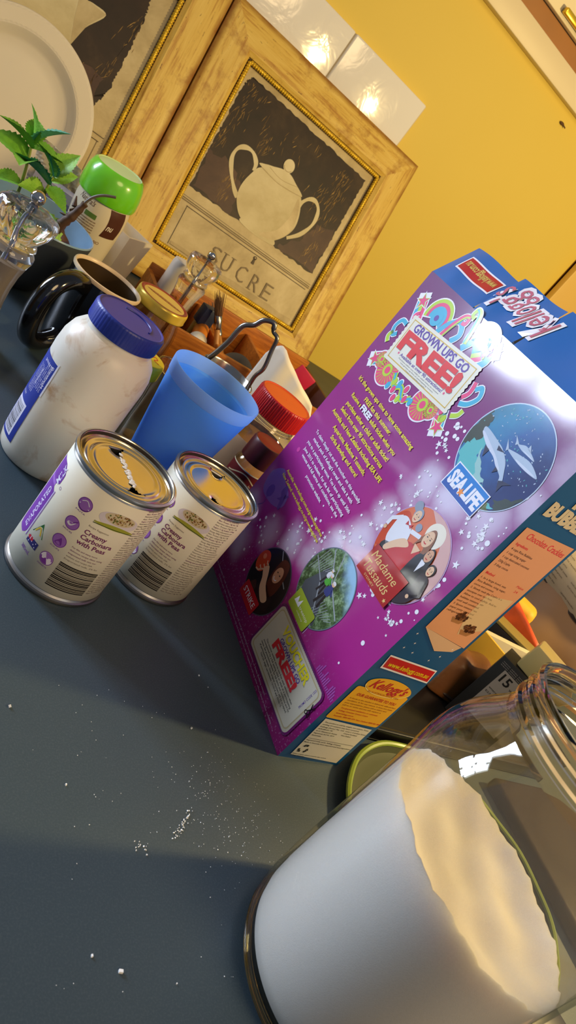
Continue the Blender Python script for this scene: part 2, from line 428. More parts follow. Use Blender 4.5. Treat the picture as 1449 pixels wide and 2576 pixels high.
def paint_sucre(b,T):
    rect(b,4,4,293,304,P_CREAM,T,0)
    poly(b,ragged([(9,102),(278,104),(280,290),(18,294),(10,275)],1.5,40),P_DARK,T,1)
    poly(b,ragged([(12,104),(90,104),(90,150),(40,170),(12,165)],4,6,5),P_PURP,T,2)
    poly(b,ragged([(190,105),(276,106),(276,190),(240,175),(225,140)],4,6,6),P_PURP,T,2)
    scratches(b,T,[(250,270,10,14),(240,250,10,16),(91,230,6,8),(26,255,9,14),(20,210,8,16),(62,140,10,14),(220,225,12,14),(140,262,60,14),(30,285,18,4),(250,215,14,18),(258,140,10,14)],26,16,3,P_GOLD,2)
    # shelf
    rect(b,5,84,285,101,P_CREAM,T,4); rect(b,5,79,287,81,P_SOFT,T,5); rect(b,5,82.4,287,83.4,P_LINE,T,5); rect(b,5,86,287,87,P_SOFT,T,5)
    stroke(b,[(20,74),(282,75)],1.2,P_LINE,T,5); stroke(b,[(21,75),(21,8)],1.0,P_LINE,T,5)
    poly(b,ragged([(24,8),(285,6),(285,16),(24,14)],2,10,8),P_CREAM2,T,5)
    # sugar bowl: handles, body, foot, lid, knob
    hl=spline([(87,132),(74,142),(59,158),(48,178),(50,195),(62,204),(76,204),(88,194),(90,182)],6)
    hr=spline([(192,176),(193,190),(202,203),(215,207),(227,199),(232,182),(229,165),(218,145),(200,128)],6)
    stroke(b,hl,[6.5+1.5*sin(i*.5) for i in range(len(hl))],P_POT,T,6); stroke(b,hr,[6.5+1.2*sin(i*.5) for i in range(len(hr))],P_POT,T,6)
    poly(b,spline([(110,104),(146,100),(184,104),(178,114),(146,117),(116,113)],4,True),P_POT,T,7)
    poly(b,spline([(99,194),(88,174),(83,151),(87,131),(102,113),(122,105),(146,103),(172,106),(190,120),(202,140),(204,158),(197,180),(184,199),(158,199),(130,196)],5,True),P_POT,T,8)
    poly(b,spline([(150,106),(176,110),(192,124),(201,146),(196,176),(184,192),(186,160),(176,128)],5,True),P_CREAM,T,9)
    poly(b,spline([(95,196),(104,203),(118,208),(134,214),(150,215),(166,209),(188,198),(150,193)],5,True),P_POT,T,10)
    stroke(b,spline([(99,195),(140,191),(186,197)],8),1.0,P_CREAM2,T,11)
    stroke(b,spline([(112,203),(140,199),(172,206)],8),.8,P_CREAM2,T,11)
    disc(b,141,224,10.5,P_POT,T,11,ry=11)
    stroke(b,arc(141,224,9,200,330),1.2,P_CREAM2,T,12)
    # lettering and keyhole
    for i,(ch,x) in enumerate((('S',92),('U',117),('C',149),('R',180),('E',208))):
        y=21-.02*(x-92); text(b,ch,x,y,19,28,P_SOFT,T,12,bold=-.012)
        V=None
        if ch in 'URE':
            rect(b,x-2,y,x+7,y+1.1,P_SOFT,T,13); 
            if ch=='U': rect(b,x-3,y+27,x+7,y+28,P_SOFT,T,13); rect(b,x+13,y+27,x+22,y+28,P_SOFT,T,13)
    disc(b,167,69,3.2,P_LINE,T,13,n=16); poly(b,[(165.8,68),(168.2,68),(170,58),(164.4,58)],P_LINE,T,13)
    disc(b,167,69.4,1.2,P_CREAM,T,14,n=12)
make_frame('picture_frame','distressed gold wood frame holding a sugar bowl picture lettered SUCRE',.37983,paint_sucre)
def paint_left(b,T):
    rect(b,4,4,293,304,P_CREAM,T,0)
    # this canvas is shifted: x here = 424 - px offset ; visible part is its right third
    O=414
    q=lambda pts:[(x+O-4,y) for x,y in pts]
    poly(b,ragged(q([(-380,285),(-152,288),(-146,250),(-146,145),(-156,112),(-176,124),(-214,118),(-390,112)]),1.5,36,9),P_DARK,T,1)
    scratches(b,T,[(250,160,8,20),(258,220,6,26),(225,140,14,8)],16,14,2,P_GOLD,11)
    poly(b,ragged(q([(-205,155),(-160,150),(-158,120),(-200,122)]),4,5,12),P_PURP,T,2)
    # cream vessel with flaring spout
    poly(b,spline(q([(-390,120),(-300,112),(-240,118),(-222,140),(-217,160),(-210,190),(-193,222),(-214,224),(-234,222),(-240,262),(-300,280),(-380,270)]),5,True),P_POT,T,3)
    poly(b,q([(-233,222),(-193,223),(-208,197),(-217,160),(-226,190)]),P_CREAM,T,4)
    rect(b,5,84,285,101,P_CREAM,T,4); rect(b,5,82.4,287,83.4,P_LINE,T,5); stroke(b,[(20,74),(282,75)],1.2,P_LINE,T,5); stroke(b,[(280,75),(280,8)],1.0,P_SOFT,T,5)
make_frame('picture_frame','distressed gold wood frame standing behind the white plate',.37983-.1336-FW+.0085,paint_left)

# ================================================================== CEREAL BOX
BW,BH,BD=.22718,.30957,.0619; BTH=-1.5364
bx,by=.3599,.2736
u=Vector((cos(BTH),sin(BTH),0)); v=Vector((-sin(BTH),cos(BTH),0))
bc_=Vector((bx,by,0))-u*BW/2+v*BD/2
box=thing('cereal_box','purple and blue cereal box standing with torn open top flap','cereal box',bc_,BTH)
def m_front():
    t=NT('purple_sparkle_print')
    co=t.coord(); sp=t.n('SeparateXYZ'); t.l(co,sp.inputs[0])
    g=t.n('MapRange'); t.l(sp.outputs['Z'],g.inputs[0]); g.inputs[1].default_value=0; g.inputs[2].default_value=BH
    c=t.ramp(g.outputs[0],((0.0,'8A1462'),(.3,'A82080'),(.55,'A01E7C'),(.75,'8A2478'),(1.0,'6A2A6A')))
    blobs=[(14,62,20,1),(34,40,20,.8),(60,70,16,.7),(88,86,18,.9),(112,98,16,.85),(128,118,18,1),(140,140,20,1),(142,166,18,.9),(146,192,14,.6),(152,208,17,.9),(176,214,20,1),(205,222,22,.95),(222,250,22,.8),(226,285,22,.6),(150,122,16,.8),(120,112,10,.7),(215,205,18,.7)]
    dv=t.n('TexNoise'); dv.inputs['Scale'].default_value=26; dv.inputs['Detail'].default_value=4; t.l(co,dv.inputs['Vector'])
    off=t.n('VectorMath',operation='MULTIPLY_ADD'); t.l(dv.outputs['Color'],off.inputs[0]); off.inputs[1].default_value=(.024,.0,.024); t.l(co,off.inputs[2])
    fl=t.n('VectorMath',operation='MULTIPLY'); t.l(off.outputs[0],fl.inputs[0]); fl.inputs[1].default_value=(1,0,1)
    acc=None
    for U,V_,r,a in blobs:
        d=t.n('VectorMath',operation='DISTANCE'); t.l(fl.outputs[0],d.inputs[0]); d.inputs[1].default_value=(U/1000-BW/2+.012,0,V_/1000+.012)
        m=t.n('MapRange',interpolation_type='SMOOTHSTEP'); t.l(d.outputs['Value'],m.inputs[0])
        m.inputs[1].default_value=r/1000*1.25; m.inputs[2].default_value=r/1000*.15; m.inputs[3].default_value=0; m.inputs[4].default_value=a
        acc=m.outputs[0] if acc is None else t.math('MAXIMUM',acc,m.outputs[0])
    f=t.math('MULTIPLY',acc,t.math('ADD',t.math('MULTIPLY',dv.outputs['Fac'],.7),.45),clamp=True)
    c=t.mix(f,c,lin('E6DCEE'))
    # fine white sparkle at lower right and lavender wash at left
    s=t.noise(420,2,.7); z=t.n('MapRange',interpolation_type='SMOOTHSTEP'); t.l(sp.outputs['Z'],z.inputs[0]); z.inputs[1].default_value=.085; z.inputs[2].default_value=.03
    c=t.mix(t.math('MULTIPLY',t.math('MULTIPLY',t.ramp(s,((.58,0.0),(.7,1.0))),z.outputs[0]),.45),c,lin('D6B8DC'))
    t.bsdf(c,.45,coat=.9,coat_rough=.105,spec=.2); t.bump(t.noise(9,3),.25,.0015); return t.m
M_FRONT=m_front(); M_BLUE=plain('15568C',.34,coat=.5,coat_rough=.16,var=.08,scale=9,name='blue_carton')
M_BOARD=plain('8C8276',.8,name='grey_cardboard')
XF,YF=-BW/2,-BD/2
def TF(U,V_,k): return (XF+U/1000.0, YF-.00012-k*.00005, V_/1000.0)
def TS(s_,z,k): return (BW/2+.00012+k*.00005, YF+s_/1000.0, z/1000.0)
b=MB()
NU=24
bow=lambda a,c:.0022*sin(pi*a)*sin(pi*min(1,c*1.0))
b.grid(lambda a,c:(XF+BW*a,YF,BH*c),NU,NU,M_FRONT,smooth=False)
b.add([(BW/2,YF,0),(BW/2,-YF,0),(BW/2,-YF,BH),(BW/2,YF,BH)],[(0,1,2,3)],M_BLUE,False)
b.add([(XF,-YF,0),(XF,YF,0),(XF,YF,BH),(XF,-YF,BH)],[(0,1,2,3)],M_BLUE,False)
b.add([(BW/2,-YF,0),(XF,-YF,0),(XF,-YF,BH),(BW/2,-YF,BH)],[(0,1,2,3)],M_BLUE,False)
b.add([(XF,YF,.0003),(XF,-YF,.0003),(BW/2,-YF,.0003),(BW/2,YF,.0003)],[(0,1,2,3)],M_BOARD,False)
W_='FFFFFF'; Wm=ink('F4F0F4'); Yl=ink('F2E21E'); Pk=ink('E8407C'); Cy=ink('38B0D0'); Li=ink('B8D63A'); Rd=ink('E02A34'); Vi=ink('5A3A9A'); Cr=ink('EFE8D4'); Gd=ink('D8B24A'); Gy=ink('8A8A8A'); Bk=ink('141214')
# --- burst of shapes around the ticket
def outl(fn,w0):
    fn(w0,Wm,2); 
def swirl(cx,cy,r,a0,a1,cols,w):
    for i,m in enumerate(cols):
        p=arc(cx,cy,r-i*w,a0,a1,26); stroke(b,p,w*1.05,m,TF,4+i)
    stroke(b,arc(cx,cy,r-(len(cols)-1)*w/2,a0-6,a1+6,26),w*len(cols)+2.4,Wm,TF,3)
for cx,cy,r,st in ((38,234,12.5,0),(94,238,12.5,1),(24,236,7,0),(104,240,7,1)):
    disc(b,cx,cy,r+1.2,Wm,TF,3); disc(b,cx,cy,r,Pk,TF,4)
    for i in range(22):
        a=2*pi*i/22; stroke(b,[(cx+r*.25*cos(a),cy+r*.25*sin(a)),(cx+r*.93*cos(a),cy+r*.93*sin(a))],[.3,.9],Li if i%2 else Gd,TF,5)
    disc(b,cx,cy,r*.42,Li,TF,6); disc(b,cx,cy,r*.24,Pk,TF,7)
for cx,cy in ((42,287),(96,296)):
    swirl(cx,cy,14,-30,200,(Li,Pk,Cy),3.0)
    disc(b,cx,cy,6.5,Cy,TF,7); disc(b,cx,cy,2.4,Vi,TF,8)
for cx,cy,s_ in ((62,292,1),(80,300,-1)):
    p=spline([(cx-4*s_,cy-12),(cx-1*s_,cy),(cx+3*s_,cy+9),(cx+8*s_,cy+11),(cx+9*s_,cy+6),(cx+5*s_,cy+5)],6)
    stroke(b,p,5.2,Wm,TF,5); stroke(b,p,[4-.04*i for i in range(len(p))],Pk if s_>0 else Li,TF,8); stroke(b,[(x+1.6*s_,y) for x,y in p[:18]],1.4,Li if s_>0 else Cy,TF,9)
p=spline([(52,280),(57,290),(66,297),(74,290),(70,282)],6); stroke(b,p,6,Wm,TF,4); stroke(b,p,4.4,Cy,TF,6)
p=spline([(84,284),(92,296),(104,300),(112,291),(108,282)],6); stroke(b,p,7,Wm,TF,4); stroke(b,p,5.2,Cy,TF,6)
for pts,m in (([(19,268),(12,268),(9,261),(13,255),(17,258)],Cy),([(24,272),(20,277),(23,281)],Pk),([(120,258),(127,262),(131,270),(127,276),(123,272)],Cy),([(118,262),(121,268),(119,276)],Pk),([(14,248),(10,252),(12,257)],Li),([(122,248),(127,252),(128,257)],Li)):
    p=spline(pts,6); stroke(b,p,5,Wm,TF,4); stroke(b,p,3.4,m,TF,6)
for i,(cx,cy,m) in enumerate(((58,228,Pk),(64,224,Pk),(69,226,Li),(75,230,Pk),(50,227,Cy),(113,246,Pk),(119,243,Li),(54,233,Li),(82,232,Cy),(60,235,Cy),(70,236,Pk))):
    disc(b,cx,cy,3.2,Wm,TF,3,n=20,ry=4.2); disc(b,cx,cy,2.2,m,TF,7,n=20,ry=3.2)
p=spline([(48,238),(56,230),(64,234),(72,228),(80,234)],6); stroke(b,p,5,Li,TF,5); stroke(b,p,2.2,Cy,TF,6)
for cx,cy,a in ((16,289,120),(16,232,215),(120,236,-55),(111,297,40)):
    ux,uy_=cos(radians(a)),sin(radians(a)); px_,py_=-uy_,ux
    q=lambda d,s_:(cx-ux*d+px_*s_,cy-uy_*d+py_*s_)
    poly(b,[q(-7,6.4),q(-7,-6.4),q(18,-6.4),q(18,6.4)],Wm,TF,2)
    for j,m in enumerate((Pk,Li,Cy)): poly(b,[q(0,-5.2+j*3.5),q(18,-5.2+j*3.5),q(18,-1.7+j*3.5),q(0,-1.7+j*3.5)],m,TF,3)
    star(b,cx,cy,8.6,Wm,TF,4,rot=radians(a)); star(b,cx,cy,7,Li,TF,5,rot=radians(a)); star(b,cx,cy,5.6,Pk,TF,6,rot=radians(a))
# --- ticket (rotated 4.5 deg, serrated ends)
ta=radians(4.6); tx,ty=18.9,239.5
def TT(x,y,k): return TF(tx+5+x*cos(ta)-y*sin(ta),ty-1.0+x*sin(ta)+y*cos(ta),k)
tw,thh=93.5,39.5
edge=[(0,0)]+[(tw+(1.1 if i%2 else 0),thh*i/22) for i in range(23)]+[(-(1.1 if i%2 else 0),thh*(22-i)/22) for i in range(22)]
poly(b,edge,Cr,TT,12)
for x0,y0,x1,y1 in ((3,2.6,tw-3,3.4),(3,thh-3.4,tw-3,thh-2.6),(3,2.6,3.8,thh-2.6),(tw-3.8,2.6,tw-3,thh-2.6)): rect(b,x0,y0,x1,y1,Gd,TT,13)
text(b,'GROWN UPS GO',9,29.2,75,6.6,Vi,TT,14,bold=.028)
text(b,'FREE!',7.2,12.6,77,14.2,Gy,TT,14,bold=.05); text(b,'FREE!',6.8,13.0,77,14.2,Rd,TT,15,bold=.05)
text(b,'Available at over 90 attractions!',15,8.7,62,2.6,Vi,TT,14,bold=.012)
star(b,12,9.9,1.4,Pk,TT,14); star(b,80,9.9,1.4,Pk,TT,14)
for i,s_ in enumerate(('Purchase either one child or adult ticket to receive','one grown up free at participating venues.','Terms and conditions apply.')):
    text(b,s_,46,6.6-i*1.75,(60,50,30)[i],1.05,Gy,TT,14,align='c')
# --- paragraphs
for s_,x0,y0,x1 in (("It's the grown ups time to have some amazing",17.5,211.5,116.9),('FREE fun this summer.',40.7,204.5,89.8),('Receive a',24.5,198.2,42.0),('adult ticket when you',62.5,198,107.5),
    ('purchase either a child or adult ticket!',26.2,190.9,106.6),('Select from over 90 attractions across',25.5,184.3,106.6),('Australia and New Zealand including SEA LIFE',18.5,177.3,116),
    ('Aquariums, Madame Tussauds,',33.1,170,98.4),('Strike Bowling and more!',39.2,163.4,92.8)):
    text(b,s_,x0,y0,x1-x0,3.5,Yl,TF,12,bold=.022)
text(b,'FREE',44,198,16.6,4.6,Wm,TF,12,bold=.05)
for s_,x0,y0,x1 in (('To claim: Simply cut out the voucher on this specially',19.7,155,115.1),("marked pack of Kellogg's cereal and take it with",23.9,149.4,109),('you to a participating venue. You have up until 30th',19.8,143.5,114.1),
    ('June 2015 to redeem. For the list of participating',22,137.6,111),('venues and full terms and conditions, see the',25.9,132.8,107.1),('promotion website.',47.9,126.5,82.4)):
    text(b,s_,x0,y0,x1-x0,2.7,Wm,TF,12,bold=.018)
text(b,'Australia: www.kellogg.com.au/grownupsgofree',24.1,113.2,85.1,2.7,Yl,TF,12,bold=.014)
text(b,'New Zealand: www.kellogg.co.nz/grownupsgofree',22.9,107.6,87.3,2.7,Yl,TF,12,bold=.014)
# lavender sea creatures by the left edge
Lv=ink('8C5AA6'); Lv2=ink('6E3E92')
poly(b,spline([(8,100),(20,112),(34,106),(46,104),(50,92),(34,84),(14,84)],5,True),Lv,TF,1)
poly(b,spline([(38,108),(45,101),(49,90),(46,88),(41,96),(36,100)],4,True),Lv2,TF,2); poly(b,[(43,101),(49,104),(45,97)],Lv2,TF,2); poly(b,[(41,97),(37,92),(43,94)],Lv2,TF,2)
disc(b,24,90,5,Lv2,TF,2,n=20,ry=6); stroke(b,spline([(24,86),(27,78),(22,70),(26,62)],5),.7,Lv2,TF,2)
disc(b,16.7,132.6,2.2,ink('C83A8C'),TF,1,n=20)
# sparkles along the swoosh
rs=random.Random(21)
path=[(30,36),(60,68),(90,94),(118,112),(136,140),(140,170),(142,198),(160,214),(200,226),(222,250)]
for i in range(150):
    j=rs.randrange(len(path)-1); t_=rs.random(); x=path[j][0]*(1-t_)+path[j+1][0]*t_+rs.gauss(0,11); y=path[j][1]*(1-t_)+path[j+1][1]*t_+rs.gauss(0,11)
    if 3<x<224 and 4<y<306:
        if rs.random()<.6: disc(b,x,y,rs.uniform(.35,1.6),Wm,TF,2,n=10,rings=1)
        else: star(b,x,y,rs.uniform(.8,3.0),Wm,TF,2,rot=rs.uniform(0,6))
for x,y in [(218+rs.uniform(-18,7),150+rs.gauss(0,26)) for _ in range(26)]+[(rs.uniform(128,150),rs.uniform(226,250)) for _ in range(16)]+[(rs.uniform(196,224),rs.uniform(206,224)) for _ in range(16)]+[(rs.uniform(150,222),rs.uniform(118,136)) for _ in range(22)]:
    if rs.random()<.5: disc(b,x,y,rs.uniform(.5,2.0),Wm,TF,2,n=10,rings=1)
    else: star(b,x,y,rs.uniform(1,3.2),Wm,TF,2,rot=rs.uniform(0,6))
# --- aquarium roundel
def m_sea():
    t=NT('aquarium_photo_print'); sp=t.n('SeparateXYZ'); t.l(t.coord(),sp.inputs[0])
    s_=t.math('ADD',t.math('MULTIPLY',sp.outputs['X'],7.0),t.math('MULTIPLY',sp.outputs['Z'],-4.0))
    f=t.math('ADD',t.math('ADD',s_,1.05),t.math('MULTIPLY',t.noise(40,5,.6),.35))
    c=t.ramp(f,((.30,'3A6E7C'),(.45,'2E86AE'),(.62,'2A5E9C'),(.85,'1A2E66')))
    t.bsdf(c,.45,coat=.8,coat_rough=.10,spec=.25); return t.m
cx,cy,r=181,256.5,36
disc(b,cx,cy,r+.8,ink('C8D4E4'),TF,3,n=64); disc(b,cx,cy,r,m_sea(),TF,4,n=64,rings=4)
def clipc(pts,cx,cy,r):
    out=[]
    for x,y in pts:
        d=sqrt((x-cx)**2+(y-cy)**2)
        if d>r: x,y=cx+(x-cx)/d*r,cy+(y-cy)/d*r
        out.append((x,y))
    return out
SK=ink('B4C4D6'); SK2=ink('6C7CA4'); SK3=ink('2E3450'); TQ=ink('5CB8B8'); RK=ink('35403A'); RK2=ink('6A7448'); SAND=ink('9CC8C4'); WSH_=ink('D4DAE8')
rr=random.Random(4)
poly(b,clipc(ragged([(147,262),(160,258),(166,246),(176,238),(190,232),(205,230),(196,222),(170,222),(150,238)],1.5,5,2),cx,cy,r),TQ,TF,5)
poly(b,clipc(ragged([(146,272),(153,268),(157,256),(152,246),(147,240),(145,256)],1.6,5,5),cx,cy,r),RK,TF,6)
poly(b,clipc(ragged([(180,232),(196,232),(204,226),(192,221),(176,221)],1.3,5,6),cx,cy,r),RK2,TF,6)
poly(b,clipc(ragged([(200,236),(212,244),(216,250),(214,238),(206,229)],1.6,5,7),cx,cy,r),RK,TF,6)
poly(b,clipc(ragged([(164,250),(174,242),(186,236),(180,232),(168,240)],1.4,5,8),cx,cy,r),SAND,TF,6)
def fish(p,mat,mat2,k):
    poly(b,spline(p['body'],4,True),mat,TF,k); poly(b,spline(p['belly'],4,True),mat2,TF,k+1)
    for q in p['fins']: poly(b,q,SK3,TF,k+1)
fish({'body':[(153,261.3),(158.7,262),(171.2,260.7),(176.8,259.8),(185.4,256),(190.2,251.5),(195,245.9),(192.7,243.9),(190.2,247.2),(182.5,249.4),(175.4,252.2),(166,253.4),(155.5,257.3)],'belly':[(154,258.6),(158,258.4),(168,256),(178,253.4),(187,249.4),(182.5,249.4),(175.4,252.2),(166,253.4),(156,256.8)],'fins':[[(172.3,259.6),(180,258.9),(174,256.6)],[(164.1,253.6),(168.8,246.9),(169.3,253.2)],[(182.9,249.4),(183.7,244.8),(186.4,248.6)],[(192,244.8),(197.1,239.1),(197,244.6),(201.8,249),(194.6,246.6)]]},SK,WSH_,8)
fish({'body':[(179.4,262.2),(182.6,263.3),(190.2,265.2),(200.9,266.6),(212,263),(204.3,261.1),(193.6,260.6),(184,261.3)],'belly':[(190,261.6),(200,262.6),(210,262.8),(204.3,261.2),(193.6,260.7)],'fins':[]},SK,WSH_,8)
poly(b,[(174.2,266.7),(180.5,262.6),(179.4,260.3),(177.4,263)],SK,TF,8)
fish({'body':[(182.6,268.6),(184.4,269.5),(189.5,271.7),(197.6,270.1),(201.4,268.5),(194.9,268),(188.2,267.7)],'belly':[(189,268.4),(196,268.9),(200,268.5),(194.9,268.1)],'fins':[]},SK,WSH_,8)
poly(b,[(177.1,272.1),(183.6,269.2),(181.5,267.2),(180.4,269)],SK,TF,8); poly(b,[(191.2,271),(190.9,274.2),(195.4,270.6)],SK,TF,8)
for _ in range(150):
    a=rr.uniform(0,2*pi); d=r*sqrt(rr.random())*.96; x,y=cx+d*cos(a),cy+d*sin(a)
    if y>250 and (y-250)+(x-170)*.4>2: disc(b,x,y,rr.uniform(.25,.9),SK if rr.random()<.75 else TQ,TF,7,n=6,ry=rr.uniform(.2,.5),rings=1,rot=rr.uniform(0,3))
SB=ink('1C7CC8'); SB2=ink('1450A4')
poly(b,[(158.2,214.8),(197.4,216.2),(197.4,235),(158.2,234.2)],Wm,TF,12); poly(b,[(159.1,215.3),(196.6,216.7),(196.6,234.3),(159.1,233.4)],SB,TF,13); poly(b,[(159.1,215.3),(196.6,216.7),(196.6,222),(159.1,221)],SB2,TF,14)
text(b,'SEA',161.4,219.6,15.0,10,Wm,TF,15,bold=.05); text(b,'LIFE',179,220.2,16,10,Wm,TF,15,bold=.05)
star(b,177.2,221.6,3.4,ink('F08A2A'),TF,16)
# --- wax museum roundel: warm backdrop and four figures
cx,cy,r=182.5,167.5,34
disc(b,cx,cy,r+1,ink('B890B8'),TF,3,n=64); disc(b,cx,cy,r,ink('D8683A'),TF,4,n=64)
poly(b,clipc(spline([(165,204),(200,206),(220,180),(214,150),(206,170),(196,190),(180,196)],5,True),cx,cy,r),ink('D8A8A0'),TF,5)
disc(b,188,190,9,ink('F2E6D0'),TF,6,n=30); poly(b,clipc(spline([(148,170),(156,185),(168,178),(164,160),(152,150)],5,True),cx,cy,r),ink('C8421E'),TF,5)
poly(b,clipc(spline([(150,150),(180,140),(216,140),(205,132),(180,132),(156,138)],5,True),cx,cy,r),ink('A01E1A'),TF,5)
FL=ink('E8BC94'); FL2=ink('D8A07A'); HB=ink('8A5230'); HD=ink('1C1414'); BLK=ink('181820'); RED=ink('C01820'); WSH=ink('E8E6EA'); GRY=ink('8890A0')
def face(x,y,w,h,hair,k,rot=0,long=False,tone=None):
    if long: poly(b,spline([(x-w*.9,y+h*.2),(x,y+h*1.25),(x+w*1.1,y+h*.3),(x+w*1.5,y-h*1.6),(x+w*.6,y-h*2.1),(x+w*.5,y-h),(x-w*.7,y-h*.8),(x-w*1.3,y-h*1.8)],4,True),hair,TF,k)
    else: disc(b,x,y+h*.3,w*1.1,hair,TF,k,n=24,ry=h*1.0)
    disc(b,x,y,w*.86,tone or FL,TF,k+1,n=24,ry=h*.95)
    for s_ in (-1,1): disc(b,x+s_*w*.36,y+h*.12,w*.15,HD,TF,k+2,n=8,ry=h*.07,rings=1); stroke(b,[(x+s_*w*.55,y+h*.34),(x+s_*w*.18,y+h*.36)],h*.07,hair,TF,k+2)
    stroke(b,[(x,y+h*.1),(x+w*.1,y-h*.2),(x-w*.05,y-h*.24)],h*.06,FL2,TF,k+2); stroke(b,[(x-w*.3,y-h*.46),(x,y-h*.54),(x+w*.3,y-h*.46)],h*.13,RED,TF,k+2)
# figure in white shirt, arms out
poly(b,spline([(154,178),(160,182),(170,178),(174,166),(166,156),(157,160),(154,170)],4,True),WSH,TF,8); poly(b,spline([(158,158),(172,160),(176,146),(160,148)],3,True),BLK,TF,8)
stroke(b,[(156,179),(149,172),(149,166)],3.2,WSH,TF,9); stroke(b,[(170,178),(180,181)],3.2,WSH,TF,9); poly(b,[(162,181),(165,179),(168,182),(168,178),(165,179.4),(162,177.4)],RED,TF,10)
disc(b,149.5,164,1.6,FL,TF,10,n=12); face(165,187.5,3.9,5,GRY,10)
disc(b,160,193,4,GRY,TF,9,n=20); disc(b,173,184,3,GRY,TF,9,n=20)
# woman in red dress, long hair
poly(b,clipc(spline([(172,170),(184,175),(194,172),(190,158),(186,140),(170,136),(164,150)],4,True),cx,cy,r),RED,TF,12)
poly(b,spline([(172,172),(166,166),(161,156),(164,154),(170,162),(178,170)],4,True),FL,TF,13); poly(b,[(180,176),(188,176),(184,169)],FL,TF,13)
face(186,185,5.0,6.6,HB,14,long=True)
# man in black suit, dark hair
poly(b,clipc(spline([(188,172),(197,176),(205,170),(206,150),(200,138),(190,140)],4,True),cx,cy,r),BLK,TF,15); poly(b,[(194,174),(199,174),(196.5,164)],WSH,TF,16)
face(196.5,179,3.8,5,HD,17,long=True,tone=FL2)
# dark figure with hand on hip, far right
poly(b,clipc(spline([(202,168),(209,170),(213,163),(211,150),(205,140),(199,142),(203,156)],4,True),cx,cy,r),ink('2A2430'),TF,19); stroke(b,[(210,168),(214,158),(208,152)],2.6,ink('2A2430'),TF,19)
face(206,174,3.2,4,HD,20)
disc(b,207,151,1.5,FL,TF,21,n=12)
DR=ink('A81C20'); Au=ink('E4C47A')
poly(b,[(156.6,129),(200.4,131.4),(200.4,157.3),(156.8,152.8)],DR,TF,24)
text(b,'Madame',160,143.4,34,6.6,Au,TF,25,shear=.25,rot=.05); text(b,'Tussauds',160.5,134.4,33,7.0,Au,TF,25,shear=.25,rot=.05); text(b,'SYDNEY',167,131.2,14,1.7,Au,TF,25,rot=.05)
star(b,196.5,134.6,1.9,Au,TF,25)
# --- bridge roundel
cx,cy,r=149,96.5,31
def m_bridge():
    t=NT('treetop_photo_print'); sp=t.n('SeparateXYZ'); t.l(t.coord(),sp.inputs[0])
    f=t.noise(150,5,.7)
    g=t.ramp(f,((.36,'20301C'),(.5,'4C6A3A'),(.64,'9AB48C')))
    s_=t.n('MapRange',interpolation_type='SMOOTHSTEP'); t.l(t.math('ADD',t.math('ADD',sp.outputs['Z'],t.math('MULTIPLY',sp.outputs['X'],.6)),t.math('MULTIPLY',t.noise(60,4),.03)),s_.inputs[0]); s_.inputs[1].default_value=.150; s_.inputs[2].default_value=.165
    t.bsdf(t.mix(s_.outputs[0],g,lin('9CC8E4')),.45,coat=.8,coat_rough=.10,spec=.25); return t.m
disc(b,cx,cy,r+.9,ink('6A7484'),TF,3,n=64); disc(b,cx,cy,r,m_bridge(),TF,4,n=64)
ST=ink('9AA2A8'); ST2=ink('4A525A'); BLU=ink('2A3A7A')
poly(b,clipc([(128,84),(138,108),(146,104),(166,72),(150,66),(132,74)],cx,cy,r),ST2,TF,5)
stroke(b,clipc([(130,120),(150,104),(178,92)],cx,cy,r),1.3,ST,TF,6); stroke(b,clipc([(120,104),(140,96),(165,68)],cx,cy,r),1.1,ST,TF,6); stroke(b,clipc([(140,126),(152,104)],cx,cy,r),1.0,ST,TF,6)
for i in range(9):
    x=121+i*2.4; stroke(b,clipc([(x,92+i*1.6),(x+5,116-i*.6)],cx,cy,r),.5,ST,TF,6)
for i in range(8):
    x=152+i*2.6; stroke(b,clipc([(x,76+i),(x+6,92-i*.5)],cx,cy,r),.5,ST,TF,6)
def walker(x,y,top,leg,s=1):
    poly(b,spline([(x-2.6*s,y),(x-1.6*s,y+6*s),(x+2*s,y+6.4*s),(x+2.8*s,y)],3,True),top,TF,8)
    stroke(b,[(x-1*s,y),(x-2.2*s,y-6*s),(x-3*s,y-10*s)],1.9*s,leg,TF,7); stroke(b,[(x+1*s,y),(x+1.6*s,y-6*s),(x+2*s,y-10*s)],1.9*s,leg,TF,7)
    stroke(b,[(x+2*s,y+5*s),(x+5*s,y+2*s)],1.3*s,top,TF,8); disc(b,x+.3,y+8*s,1.7*s,FL,TF,9,n=14); disc(b,x+.3,y+8.8*s,1.7*s,WSH,TF,10,n=14,ry=1.1*s)
walker(146,99,ink('4AA83A'),BLK,1.0); walker(153,95,BLU,BLK,1.25); walker(143,103,WSH,BLK,.8)
GN=ink('A4B82E')
poly(b,rrect_pts(130.4,61.4,162.6,78.2,1.8),GN,TF,12); poly(b,[(134,68),(136,74),(139,70),(142,75),(143,68)],Wm,TF,13); text(b,'treetop',143.6,68.4,16,2.6,Cr,TF,13); text(b,'walkway',143.6,65.2,12,1.2,Cr,TF,13)
